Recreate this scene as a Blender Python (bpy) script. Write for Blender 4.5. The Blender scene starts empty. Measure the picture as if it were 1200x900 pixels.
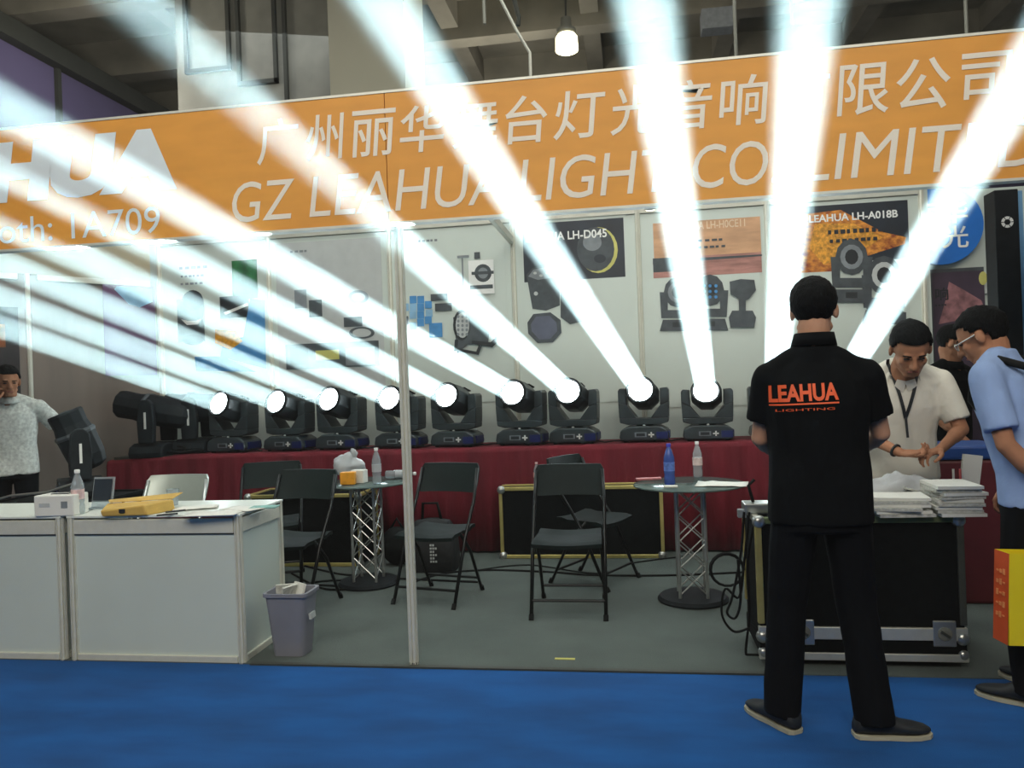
import bpy, math, random
from mathutils import Vector, Matrix, Quaternion, noise
from mathutils.bvhtree import BVHTree

SC = bpy.context.scene
COL = SC.collection
PI = math.pi
R = math.radians
random.seed(7)

# ------------------------------------------------------------------ camera
F_PX, YAW, PITCH, ROLL = 904.0, 0.152, 0.0015, -0.0366
CAM = Vector((0, 0, 1.366))
FWD = Vector((-math.sin(YAW) * math.cos(PITCH), math.cos(YAW) * math.cos(PITCH), math.sin(PITCH)))
_r = FWD.cross(Vector((0, 0, 1))).normalized()
_u = _r.cross(FWD)
RGT = _r * math.cos(ROLL) + _u * math.sin(ROLL)
UPV = -_r * math.sin(ROLL) + _u * math.cos(ROLL)
cd = bpy.data.cameras.new('camera')
cam = bpy.data.objects.new('camera', cd)
COL.objects.link(cam)
cd.sensor_width = 36
cd.lens = F_PX / 1200 * 36
cd.clip_start = 0.05
cam.matrix_world = Matrix((( RGT.x, UPV.x, -FWD.x, CAM.x), (RGT.y, UPV.y, -FWD.y, CAM.y),
                           (RGT.z, UPV.z, -FWD.z, CAM.z), (0, 0, 0, 1)))
SC.camera = cam


def P(u, v, Y=None, Z=None, X=None):
    """world point seen at pixel (u, v) of the 1200x900 photograph on the plane Y=.., Z=.. or X=.."""
    d = FWD + RGT * ((u - 600) / F_PX) + UPV * ((450 - v) / F_PX)
    if Z is not None:
        t = (Z - CAM.z) / d.z
    elif X is not None:
        t = (X - CAM.x) / d.x
    else:
        t = (Y - CAM.y) / d.y
    return CAM + d * t


# ------------------------------------------------------------------ world, lights, exposure
SC.view_settings.view_transform = 'Standard'
SC.view_settings.look = 'None'
SC.view_settings.exposure = 0.0
SC.view_settings.gamma = 1
SC.view_settings.use_curve_mapping = False
SC.cycles.use_denoising = True
SC.cycles.volume_bounces = 0
SC.cycles.max_bounces = 6
SC.cycles.diffuse_bounces = 3
SC.cycles.sample_clamp_indirect = 4
w = bpy.data.worlds.new('hall_air')
SC.world = w
w.use_nodes = True
w.node_tree.nodes['Background'].inputs[0].default_value = (0.55, 0.62, 0.60, 1)
w.node_tree.nodes['Background'].inputs[1].default_value = 0.05


def aim(o, target):
    d = (Vector(target) - o.location).normalized()
    o.rotation_euler = d.to_track_quat('-Z', 'Y').to_euler()


def area(name, loc, target, size, size_y, energy, color=(1, 1, 1), spread=180):
    l = bpy.data.lights.new(name, 'AREA')
    l.shape = 'RECTANGLE'
    l.size = size
    l.size_y = size_y
    l.energy = energy
    l.color = color
    l.spread = R(spread)
    o = bpy.data.objects.new(name, l)
    COL.objects.link(o)
    o.location = loc
    aim(o, target)
    return o


# rows of hall lamps under the high ceiling of the exhibition hall
area('hall_light_front', (-0.5, -2.5, 6.2), (-0.5, 3.6, 1.6), 9, 3, 440, (1.0, 0.93, 0.82))
area('hall_light_booth', (-0.6, 5.0, 6.4), (-0.6, 5.3, 0), 7, 2.0, 165, (0.96, 1.0, 0.95))
area('hall_light_rear', (-4, 12, 6.6), (-5, 13, 0), 8, 4, 150, (0.9, 0.95, 1.0))

# ------------------------------------------------------------------ materials
def lin(c):
    return tuple(((x / 255) / 12.92 if x / 255 <= 0.04045 else ((x / 255 + 0.055) / 1.055) ** 2.4) for x in c)


MATS = {}


def mat(name, rgb, rough=0.6, metal=0.0, var=0.12, scale=8.0, bump=0.0, bscale=60.0, emit=0.0, trans=0.0, alpha=1.0, coat=0.0, rgb2=None, stretch=None):
    if name in MATS:
        return MATS[name]
    m = bpy.data.materials.new(name)
    m.use_nodes = True
    nt = m.node_tree
    b = nt.nodes['Principled BSDF']
    c = lin(rgb)
    tc = nt.nodes.new('ShaderNodeTexCoord')
    mp = nt.nodes.new('ShaderNodeMapping')
    if stretch:
        mp.inputs['Scale'].default_value = stretch
    nt.links.new(tc.outputs['Object'], mp.inputs[0])
    n = nt.nodes.new('ShaderNodeTexNoise')
    n.inputs['Scale'].default_value = scale
    n.inputs['Detail'].default_value = 4
    nt.links.new(mp.outputs[0], n.inputs['Vector'])
    r = nt.nodes.new('ShaderNodeValToRGB')
    r.color_ramp.elements[0].position = 0.3
    r.color_ramp.elements[1].position = 0.7
    c2 = lin(rgb2) if rgb2 else tuple(min(1, x * (1 + var)) for x in c)
    r.color_ramp.elements[0].color = tuple(x * (1 - var) for x in c) + (1,)
    r.color_ramp.elements[1].color = tuple(c2) + (1,)
    nt.links.new(n.outputs['Fac'], r.inputs[0])
    nt.links.new(r.outputs[0], b.inputs['Base Color'])
    b.inputs['Roughness'].default_value = rough
    b.inputs['Metallic'].default_value = metal
    b.inputs['Transmission Weight'].default_value = trans
    b.inputs['Alpha'].default_value = alpha
    b.inputs['Coat Weight'].default_value = coat
    if emit:
        nt.links.new(r.outputs[0], b.inputs['Emission Color'])
        b.inputs['Emission Strength'].default_value = emit
    if bump:
        n2 = nt.nodes.new('ShaderNodeTexNoise')
        n2.inputs['Scale'].default_value = bscale
        n2.inputs['Detail'].default_value = 3
        nt.links.new(mp.outputs[0], n2.inputs['Vector'])
        bp = nt.nodes.new('ShaderNodeBump')
        bp.inputs['Strength'].default_value = bump
        bp.inputs['Distance'].default_value = 0.01
        nt.links.new(n2.outputs['Fac'], bp.inputs['Height'])
        nt.links.new(bp.outputs[0], b.inputs['Normal'])
    MATS[name] = m
    return m


M_BLUE = mat('blue_carpet', (4, 80, 146), 0.95, var=0.22, scale=2.2, bump=0.5, bscale=180, stretch=(1, 2.5, 1))
M_GREY = mat('grey_carpet', (84, 92, 88), 0.95, var=0.12, scale=3, bump=0.5, bscale=160)
M_PANEL = mat('white_panel', (204, 214, 206), 0.5, var=0.04, scale=2)
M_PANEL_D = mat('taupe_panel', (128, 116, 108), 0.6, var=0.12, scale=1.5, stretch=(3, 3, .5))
M_CREAM = mat('cream_panel', (216, 208, 178), 0.6, var=0.05, scale=2)
M_ALU = mat('aluminium', (214, 214, 202), 0.38, 0.55, var=0.05, scale=20)
M_ALU2 = mat('aluminium_post', (222, 222, 208), 0.42, 0.2, var=0.05, scale=20)
M_GROOVE = mat('groove_dark', (70, 72, 66), 0.6, 0.3)
M_ORANGE = mat('orange_vinyl', (236, 162, 66), 0.55, var=0.07, scale=3, stretch=(1, 1, 4))
M_LETTER = mat('cream_vinyl', (250, 240, 222), 0.5, var=0.03)
M_LOGO = mat('white_vinyl', (235, 246, 250), 0.5, var=0.03)
M_RED = mat('red_cloth', (106, 12, 28), 0.85, var=0.22, scale=2.5, bump=0.35, bscale=25, stretch=(3, 3, .6))
M_BLACKP = mat('black_plastic', (28, 31, 34), 0.6, var=0.2, scale=12)
M_BLACKF = mat('black_housing', (46, 52, 54), 0.4, var=0.2, scale=10, coat=0.1)
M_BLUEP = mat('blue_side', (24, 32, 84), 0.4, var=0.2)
M_RUBBER = mat('black_rubber', (20, 20, 20), 0.7)
M_TUBE = mat('black_steel', (26, 28, 28), 0.35, 0.5)
M_STEEL = mat('bright_steel', (190, 192, 188), 0.3, 0.8)
M_CHROME = mat('chrome', (215, 215, 210), 0.18, 1.0, var=0.03)
M_BRASS = mat('aluminium_gold', (206, 190, 118), 0.4, 0.55, var=0.12, scale=9)
M_CASE = mat('case_laminate', (9, 12, 13), 0.8, var=0.25, scale=18, bump=0.2, bscale=120)
M_PAPER = mat('paper', (232, 232, 224), 0.8, var=0.04)
M_PAPER2 = mat('newsprint', (196, 196, 188), 0.85, var=0.25, scale=55)
M_KRAFT = mat('kraft_card', (204, 166, 84), 0.7, var=0.12, scale=12)
M_INK = mat('black_ink', (28, 32, 36), 0.6)
M_DGREY = mat('print_dark_grey', (66, 72, 76), 0.6, var=0.25, scale=14)
M_MGREY = mat('print_mid_grey', (128, 134, 138), 0.6, var=0.15, scale=14)
M_LGREY = mat('print_light_grey', (190, 194, 192), 0.6, var=0.06)
M_PBLUE = mat('print_blue', (72, 140, 196), 0.6, var=0.15, scale=10)
M_PLBLUE = mat('print_light_blue', (140, 184, 214), 0.6, var=0.12, scale=10)
M_PNAVY = mat('print_navy', (24, 34, 46), 0.5, var=0.3, scale=6)
M_PORG = mat('print_orange', (214, 150, 40), 0.6, var=0.3, scale=30)
M_PGREEN = mat('print_green', (46, 110, 66), 0.6, var=0.5, scale=8)
M_PPURP = mat('print_purple', (104, 74, 106), 0.6, var=0.15, scale=4)
M_PYEL = mat('print_yellow', (200, 196, 110), 0.6)
M_PWHITE = mat('print_white', (240, 242, 238), 0.6, var=0.02)
M_SKIN = mat('skin', (196, 146, 116), 0.55, var=0.08, scale=14)
M_SKIN_D = mat('skin_tan', (168, 116, 86), 0.55, var=0.08, scale=14)
M_LIP = mat('lips', (150, 84, 74), 0.5)
M_HAIR = mat('black_hair', (9, 9, 10), 0.8, var=0.4, scale=60, bump=0.8, bscale=130, stretch=(1, 1, .3))
M_TEE = mat('black_shirt', (6, 8, 11), 0.9, var=0.2, scale=6, bump=0.3, bscale=14)
M_TROU = mat('black_trousers', (5, 7, 12), 0.9, var=0.2, scale=6, bump=0.35, bscale=12, stretch=(2, 2, .6))
M_WSHIRT = mat('white_shirt', (226, 222, 208), 0.85, var=0.06, scale=6, bump=0.5, bscale=16)
M_BSHIRT = mat('blue_shirt', (150, 176, 222), 0.85, var=0.06, scale=6, bump=0.4, bscale=16)
M_EYE = mat('eye_dark', (30, 24, 22), 0.3)
M_ORTXT = mat('orange_print', (240, 96, 46), 0.6)
M_BINP = mat('bin_plastic', (128, 129, 138), 0.5, var=0.06)
M_YELBAG = mat('yellow_bag', (236, 214, 30), 0.5, var=0.05)
M_ORBAG = mat('orange_bag', (214, 84, 36), 0.5, var=0.1)
M_CONC = mat('ceiling_concrete', (132, 128, 114), 0.9, var=0.25, scale=1.2)
M_BEAMD = mat('dark_beam', (52, 54, 48), 0.9, var=0.2, scale=2)
M_HALLW = mat('hall_wall', (96, 88, 122), 0.9, var=0.1, scale=.8)
M_COLUMN = mat('column_paint', (176, 172, 152), 0.85, var=0.05, scale=1)
M_DUCT = mat('duct_metal', (120, 120, 110), 0.6, 0.2, var=0.15, scale=3)
M_GREENP = mat('chair_dark_plastic', (18, 26, 25), 0.6, var=0.12)
M_GREYCH = mat('grey_steel_chair', (176, 184, 176), 0.3, 0.35, var=0.05)


for m_ in (M_TEE, M_TROU, M_CASE, M_HAIR, M_RUBBER, M_GREENP, M_BLACKP):
    m_.node_tree.nodes['Principled BSDF'].inputs['Specular IOR Level'].default_value = .15
M_SKIN.node_tree.nodes['Principled BSDF'].inputs['Roughness'].default_value = .75
M_SKIN_D.node_tree.nodes['Principled BSDF'].inputs['Roughness'].default_value = .8


def glassy(name, rgb, rough=0.05, ior=1.33, mix=0.75):
    m = bpy.data.materials.new(name)
    m.use_nodes = True
    nt = m.node_tree
    nt.nodes.clear()
    o = nt.nodes.new('ShaderNodeOutputMaterial')
    t = nt.nodes.new('ShaderNodeBsdfTransparent')
    t.inputs[0].default_value = lin(rgb) + (1,)
    g = nt.nodes.new('ShaderNodeBsdfPrincipled')
    tn = nt.nodes.new('ShaderNodeTexNoise')
    tn.inputs['Scale'].default_value = 30
    mr = nt.nodes.new('ShaderNodeMapRange')
    mr.inputs['To Min'].default_value = rough
    mr.inputs['To Max'].default_value = rough + 0.15
    nt.links.new(tn.outputs[0], mr.inputs[0])
    nt.links.new(mr.outputs[0], g.inputs['Roughness'])
    g.inputs['Base Color'].default_value = lin(rgb) + (1,)
    mx = nt.nodes.new('ShaderNodeMixShader')
    mx.inputs[0].default_value = 1 - mix
    nt.links.new(t.outputs[0], mx.inputs[1])
    nt.links.new(g.outputs[0], mx.inputs[2])
    nt.links.new(mx.outputs[0], o.inputs[0])
    MATS[name] = m
    return m


M_PET = glassy('clear_plastic', (225, 232, 235), 0.1, mix=0.72)
M_PETB = glassy('blue_plastic', (90, 120, 200), 0.1, mix=0.45)
M_PETW = glassy('hazy_bag_plastic', (222, 224, 226), 0.3, mix=0.35)
M_TGLASS = glassy('table_glass', (120, 140, 136), 0.05, mix=0.45)
M_LENSON = mat('lens_lit', (235, 250, 255), 0.3, var=0.0, emit=30)
M_LAMPON = mat('lamp_lit', (255, 246, 205), 0.3, var=0.0, emit=5)
M_SPOTON = mat('spot_lit', (255, 244, 220), 0.3, var=0.0, emit=12)


# ------------------------------------------------------------------ mesh helpers
class MB:
    def __init__(s):
        s.v = []; s.f = []; s.m = []

    def add(s, vs, fs, mi=0):
        k = len(s.v)
        s.v += [Vector(a) for a in vs]
        for f in fs:
            s.f.append([i + k for i in f]); s.m.append(mi)
        return s

    def box(s, c, size, rot=None, mi=0):
        c = Vector(c); hx, hy, hz = size[0] / 2, size[1] / 2, size[2] / 2
        vs = [Vector((x, y, z)) for x in (-hx, hx) for y in (-hy, hy) for z in (-hz, hz)]
        if rot is not None:
            vs = [rot @ a for a in vs]
        return s.add([a + c for a in vs], [(0, 1, 3, 2), (4, 6, 7, 5), (0, 4, 5, 1), (2, 3, 7, 6), (0, 2, 6, 4), (1, 5, 7, 3)], mi)

    def bb(s, x0, x1, y0, y1, z0, z1, mi=0):
        return s.box(((x0 + x1) / 2, (y0 + y1) / 2, (z0 + z1) / 2), (x1 - x0, y1 - y0, z1 - z0), None, mi)

    def ring(s, c, a, b, n):
        return [c + a * math.cos(2 * PI * i / n) + b * math.sin(2 * PI * i / n) for i in range(n)]

    def loft(s, rings, cap=True, mi=0):
        n = len(rings[0]); k = len(s.v)
        for r in rings:
            s.v += [Vector(q) for q in r]
        for j in range(len(rings) - 1):
            for i in range(n):
                a = k + j * n + i; b = k + j * n + (i + 1) % n
                s.f.append([a, b, b + n, a + n]); s.m.append(mi)
        if cap:
            s.f.append([k + i for i in range(n)][::-1]); s.m.append(mi)
            s.f.append([k + (len(rings) - 1) * n + i for i in range(n)]); s.m.append(mi)
        return s

    def frame(s, d):
        d = d.normalized()
        a = d.orthogonal().normalized() if abs(d.z) > 0.9 else d.cross(Vector((0, 0, 1))).normalized()
        return a, d.cross(a).normalized()

    def cyl(s, p0, p1, r0, r1=None, n=12, cap=True, mi=0):
        p0 = Vector(p0); p1 = Vector(p1); r1 = r0 if r1 is None else r1
        a, b = s.frame(p1 - p0)
        return s.loft([s.ring(p0, a * r0, b * r0, n), s.ring(p1, a * r1, b * r1, n)], cap, mi)

    def tube(s, pts, r, n=8, mi=0):
        pts = [Vector(p) for p in pts]
        rs = []
        pa = None
        for i, p in enumerate(pts):
            d = (pts[min(i + 1, len(pts) - 1)] - pts[max(i - 1, 0)]).normalized()
            if pa is None:
                a, b = s.frame(d)
            else:
                a = (pa - d * pa.dot(d)).normalized(); b = d.cross(a)
            pa = a
            rs.append(s.ring(p, a * r, b * r, n))
        return s.loft(rs, True, mi)

    def lathe(s, c, prof, n=20, axis=(0, 0, 1), mi=0):
        c = Vector(c); d = Vector(axis).normalized(); a, b = s.frame(d)
        return s.loft([s.ring(c + d * h, a * max(r, 1e-4), b * max(r, 1e-4), n) for r, h in prof], True, mi)

    def ball(s, c, rad, rot=None, n=14, m=9, mi=0):
        c = Vector(c)
        if not hasattr(rad, '__len__'):
            rad = (rad, rad, rad)
        rings = []
        for j in range(1, m):
            t = PI * j / m
            ring = []
            for i in range(n):
                p = Vector((rad[0] * math.sin(t) * math.cos(2 * PI * i / n), rad[1] * math.sin(t) * math.sin(2 * PI * i / n), -rad[2] * math.cos(t)))
                ring.append(c + (rot @ p if rot is not None else p))
            rings.append(ring)
        return s.loft(rings, True, mi)

    def cap(s, p0, p1, r0, r1, n=12):
        s.cyl(p0, p1, r0, r1, n); s.ball(p0, r0, n=n, m=7); s.ball(p1, r1, n=n, m=7)
        return s

    def prism(s, poly, o, ax, ay, n_vec, mi=0):
        """polygon in the plane (o, ax, ay) extruded by n_vec"""
        o = Vector(o); ax = Vector(ax); ay = Vector(ay); nv = Vector(n_vec)
        a = [o + ax * x + ay * y for x, y in poly]
        k = len(s.v); n = len(a)
        s.v += a + [q + nv for q in a]
        s.f.append([k + i for i in range(n)][::-1]); s.m.append(mi)
        s.f.append([k + n + i for i in range(n)]); s.m.append(mi)
        for i in range(n):
            j = (i + 1) % n
            s.f.append([k + i, k + j, k + n + j, k + n + i]); s.m.append(mi)
        return s

    def build(s, name, m, parent=None, smooth=False, bevel=0, sub=0):
        off = root_loc(parent)
        me = bpy.data.meshes.new(name)
        me.from_pydata([v - off for v in s.v], [], s.f)
        mats = m if isinstance(m, (list, tuple)) else [m]
        for x in mats:
            me.materials.append(x)
        if len(mats) > 1:
            me.polygons.foreach_set('material_index', s.m)
        if smooth:
            me.polygons.foreach_set('use_smooth', [True] * len(me.polygons))
        me.update()
        o = bpy.data.objects.new(name, me)
        COL.objects.link(o)
        if parent is not None:
            o.parent = parent
        if smooth == 'auto':
            es = o.modifiers.new('es', 'EDGE_SPLIT'); es.split_angle = R(40)
        if bevel:
            b = o.modifiers.new('bevel', 'BEVEL'); b.width = bevel; b.segments = 2; b.limit_method = 'ANGLE'
        return o


def root_loc(p):
    off = Vector((0, 0, 0))
    while p is not None:
        off += p.location
        p = p.parent
    return off


def tag(o, label, cat=None, group=None, kind=None):
    if label: o['label'] = label
    if cat: o['category'] = cat
    if group: o['group'] = group
    if kind: o['kind'] = kind
    return o


def thing(name, label, cat, loc=(0, 0, 0), group=None):
    o = bpy.data.objects.new(name, None)
    COL.objects.link(o)
    o.location = loc
    o.empty_display_size = 0.1
    return tag(o, label, cat, group)


def struct(o):
    o['kind'] = 'structure'
    return o


def dup(root, loc, rotz, label, group=None, scale=None):
    r = root.copy(); COL.objects.link(r)
    r.location = loc; r.rotation_euler = (0, 0, rotz); r['label'] = label
    if scale: r.scale = scale
    if group: r['group'] = group
    for ch in list(root.children):
        c = ch.copy(); COL.objects.link(c); c.parent = r
        for g in list(ch.children):
            d = g.copy(); COL.objects.link(d); d.parent = c
    return r


_fc = {}


def text_geo(body, bold=0.0, shear=0.0):
    key = (body, bold, shear)
    if key in _fc:
        return _fc[key]
    cu = bpy.data.curves.new('t', 'FONT')
    cu.body = body; cu.size = 1; cu.offset = bold; cu.shear = shear; cu.extrude = 0.0; cu.resolution_u = 4
    ob = bpy.data.objects.new('t', cu)
    COL.objects.link(ob)
    dg = bpy.context.evaluated_depsgraph_get()
    me = bpy.data.meshes.new_from_object(ob.evaluated_get(dg))
    vs = [v.co.copy() for v in me.vertices]
    fs = [list(p.vertices) for p in me.polygons]
    bpy.data.objects.remove(ob); bpy.data.meshes.remove(me)
    if not vs:
        vs, fs = [Vector((0, 0, 0)), Vector((1, 0, 0)), Vector((0, 1, 0))], [[0, 1, 2]]
    _fc[key] = (vs, fs)
    return vs, fs


def text_on(mb, body, o, ax, ay, w, h, bold=0, shear=0, mi=0, n=None, keep=False):
    """fit text in the box of width w and height h that starts at o"""
    vs, fs = text_geo(body, bold, shear)
    x0 = min(v.x for v in vs); x1 = max(v.x for v in vs); y0 = min(v.y for v in vs); y1 = max(v.y for v in vs)
    sx = w / (x1 - x0); sy = h / (y1 - y0)
    if keep:
        sx = sy = min(sx, sy)
    o = Vector(o); ax = Vector(ax); ay = Vector(ay)
    mb.add([o + ax * ((v.x - x0) * sx) + ay * ((v.y - y0) * sy) for v in vs], fs, mi)


# ------------------------------------------------------------------ setting
fl = struct(MB().bb(-12, 9, -4, 3.66, -0.05, 0.0).build('floor', M_BLUE)); fl['label'] = 'bright blue aisle carpet in front of the stand'
gc = struct(MB().bb(-12, 9, 3.66, 16, -0.05, 0.004).build('floor', M_GREY)); gc['label'] = 'grey carpet of the trade stand'
MB().bb(-1.95, 0.6, 3.645, 3.675, 0.0, 0.009).build('edge_strip', M_GROOVE, gc)
tag(MB().box(P(662, 772, Z=0.006), (.1, .02, .003)).build('tape_mark', M_PYEL), 'small yellow tape mark stuck near the front edge of grey carpet', 'tape')

# back wall of the stand: system panels between posts
WY = 6.9
WT = 2.93
postx = [-4.48, -3.353, -2.162, -1.004, 0.114, 1.21, 2.454]
wb = struct(MB().bb(-4.6, 2.52, WY + 0.03, WY + 0.06, 0, WT - .05).build('wall_back', M_PANEL))
for a, b in zip(postx[:-1], postx[1:]):
    MB().bb(a + .02, b - .02, WY, WY + .028, .03, WT - .1).build('panel', M_PANEL, wb)
    MB().bb(a + .02, b - .02, WY - .02, WY + .028, WT - .095, WT - .03).build('rail', M_ALU2, wb, bevel=.004)
for a in postx:
    m = MB()
    for k in range(8):
        t = 2 * PI * (k + .5) / 8
        m.box((a + .0175 * math.cos(t), WY - .005 + .0175 * math.sin(t), WT / 2), (.012, .009, WT), Matrix.Rotation(t + PI / 2, 3, 'Z'))
    m.cyl((a, WY - .005, 0), (a, WY - .005, WT - .01), .013, n=8, mi=1)
    m.build('post', [M_ALU2, M_GROOVE], wb)
MB().bb(-1.03, -.99, 3.72, WY - .03, 2.64, 2.70).build('rail', M_ALU2, wb)

# left: the side wall runs off at an angle towards the aisle
c0 = Vector((-4.5, 6.93, 0)); dl = Vector((-.62, -.785, 0)); nl = Vector((.785, -.62, 0))
Rl = Matrix((dl, nl, Vector((0, 0, 1)))).transposed()
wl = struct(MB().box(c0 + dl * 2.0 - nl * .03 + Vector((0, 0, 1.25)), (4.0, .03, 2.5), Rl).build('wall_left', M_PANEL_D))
for k in range(4):
    MB().cyl(c0 + dl * (k * 1.1 + .02), c0 + dl * (k * 1.1 + .02) + Vector((0, 0, 2.5)), .02, n=8).build('post', M_ALU2, wl)
    if k < 3:
        MB().box(c0 + dl * (k * 1.1 + .57) + nl * .002 + Vector((0, 0, 2.47)), (.95, .03, .05), Rl).build('rail', M_ALU2, wl)
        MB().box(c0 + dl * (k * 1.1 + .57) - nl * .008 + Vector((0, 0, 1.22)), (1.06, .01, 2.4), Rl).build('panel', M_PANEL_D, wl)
nb = struct(MB().bb(-9.5, -4.62, 7.1, 7.16, 2.3, 3.6).build('wall_neighbour', M_CREAM))

# right: the next stand along the same line
wr = struct(MB().bb(2.52, 5.5, 7.15, 7.2, 0, 2.9).build('wall_right', M_PANEL))
for x in (2.56, 3.55, 4.5):
    MB().cyl((x, 7.13, 0), (x, 7.13, 2.9), .022, n=8).build('post', M_ALU2, wr)
MB().bb(2.58, 3.53, 7.12, 7.15, 2.0, 2.09).build('rail', M_LGREY, wr)
MB().bb(3.57, 4.48, 7.12, 7.15, 0.1, 2.4).build('panel', mat('dark_panel', (48, 42, 48), .6), wr)
for i, z in enumerate((2.52, 2.64, 2.76)):
    MB().bb(3.57, 4.48, 7.10, 7.15, z, z + .05).build('rail', mat('green_rail', (130, 180, 160), .5), wr)

# hall: side wall, column, coffered ceiling
hw = struct(MB().bb(-9.3, -9.0, 4, 20, 0, 7.0).build('wall_side', M_HALLW))
MB().bb(-9.0, -8.8, 4, 20, 6.75, 7.05).build('cornice', M_BEAMD, hw)
for y in (11.2, 13.4, 16.0):
    MB().bb(-9.0, -8.93, y, y + .08, 0, 6.8).build('downpipe', M_BEAMD, hw)
fw_ = struct(MB().bb(-9.3, 12, 19.7, 20, 0, 8).build('wall_rear', M_HALLW))
ce = struct(MB().bb(-14, 12, 2, 20, 8.0, 8.1).build('ceiling', M_CONC))
for y in (8.2, 10.6, 13.0, 15.4, 17.8):
    MB().bb(-12, 12, y, y + .35, 7.35, 8.0).build('beam', M_CONC, ce)
for x in (-7.4, -5.2, -3.0, -.6, 1.8, 4.2, 6.6, 9):
    MB().bb(x, x + .3, 4, 20, 7.55, 8.0).build('beam', M_CONC, ce)
co = struct(MB().bb(-3.49, -2.54, 9, 9.95, 0, 8).build('column', M_COLUMN))
# air duct with pressed panels beyond the column's left
dk = thing('air_duct', 'dark grey ventilation duct with rectangular pressed panels under the ceiling left of the column', 'duct', (-4.6, 10.5, 6))
MB().bb(-6.3, -3.75, 10.3, 11.4, 5.0, 7.2).build('duct_body', M_DUCT, dk)
for x0, x1, z0 in ((-6.15, -5.45, 6.0), (-5.35, -4.75, 5.75), (-4.65, -3.9, 5.35)):
    m = MB()
    for a in ((x0, x1, 10.24, 10.3, z0, z0 + .06), (x0, x1, 10.24, 10.3, 7.1, 7.16), (x0, x0 + .05, 10.24, 10.3, z0, 7.16), (x1 - .05, x1, 10.24, 10.3, z0, 7.16)):
        m.bb(*a)
    m.build('panel_rim', M_BEAMD, dk)
rd = thing('roof_duct', 'long dark ribbed duct running across under the ceiling right of the column', 'duct', (2, 11, 5))
MB().bb(-2.2, 9, 10.6, 11.5, 4.75, 5.45).build('duct_body', M_BEAMD, rd)
for k in range(12):
    MB().bb(-2 + k * .9, -1.93 + k * .9, 10.55, 10.6, 4.7, 5.5).build('rib', M_DUCT, rd)
sb = thing('service_box', 'pale grey service box on the ceiling above the characters at the sign middle', 'box', (2.6, 12, 6.6))
MB().bb(P(822, 10, Y=12).x, P(860, 10, Y=12).x, 12, 12.3, P(840, 32, Y=12).z, P(840, 8, Y=12).z).build('housing', M_MGREY, sb, bevel=.01)
MB().bb(sb.location.x - .02, sb.location.x + .02, 12.1, 12.14, 6.6, 8.0).build('bracket', M_DUCT, sb)
# conduit and hangers
q = thing('conduit', 'bent pale metal conduit hanging down behind the orange sign left of the pendant lamp', 'pipe', (-.1, 5.5, 4))
MB().tube([P(582, -10, Y=5.5), P(605, 35, Y=5.5), P(621, 62, Y=5.5), P(622, 100, Y=5.5)], .011).build('pipe', M_ALU, q)
MB().tube([P(600, -10, Y=5.6), P(608, 20, Y=5.6), P(607, 30, Y=5.6)], .016).build('fitting', M_BEAMD, q)
for i, (u, v0, v1, lab) in enumerate(((863, -30, 75, 'thin grey rod hanging above the middle of the sign'), (1133, -30, 45, 'thin grey rod hanging above the right end of the sign'), (568, -20, 28, 'short dark rod hanging under the ceiling left of the bent conduit'))):
    a = P(u, v0, Y=6.5); b = P(u, v1, Y=6.5)
    tag(MB().cyl((b.x, 6.5, b.z), (b.x, 6.5, a.z + 1), .014, n=8).build('hanging_rod', M_DUCT), lab, 'rod', 'rods hanging from the hall ceiling')
lc = P(664, 50, Y=9.5)
pl = thing('pendant_lamp', 'lit round high bay pendant lamp hanging from the dark hall ceiling', 'lamp', lc)
MB().lathe(lc + Vector((0, 0, -.12)), [(.10, 0), (.14, .02), (.135, .18), (.09, .24), (.02, .25)]).build('diffuser', M_LAMPON, pl, smooth=True)
MB().lathe(lc + Vector((0, 0, .1)), [(.11, 0), (.12, .06), (.07, .1), (.065, .2), (.02, .22)]).build('housing', M_DUCT, pl, smooth=True)
MB().tube([lc + Vector((0, 0, .3)), lc + Vector((.01, 0, .7)), lc + Vector((0, 0, 2.2))], .012).build('cable', M_BEAMD, pl)
l = bpy.data.lights.new('pendant_glow', 'POINT'); l.energy = 90; l.color = (1, .93, .75); l.shadow_soft_size = .15
lo = bpy.data.objects.new('pendant_glow', l); COL.objects.link(lo); lo.location = lc + Vector((0, 0, -.35))

for q_ in ((-7, 9, 5.8), (-2.2, 13, 5.8), (5.5, 9.0, 5.8)):  # unseen point lights added to brighten the dark ceiling
    l = bpy.data.lights.new('ceiling_fill', 'POINT'); l.energy = 115; l.color = (1, .95, .85); l.shadow_soft_size = .3
    lo = bpy.data.objects.new('ceiling_fill', l); COL.objects.link(lo); lo.location = q_

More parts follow.
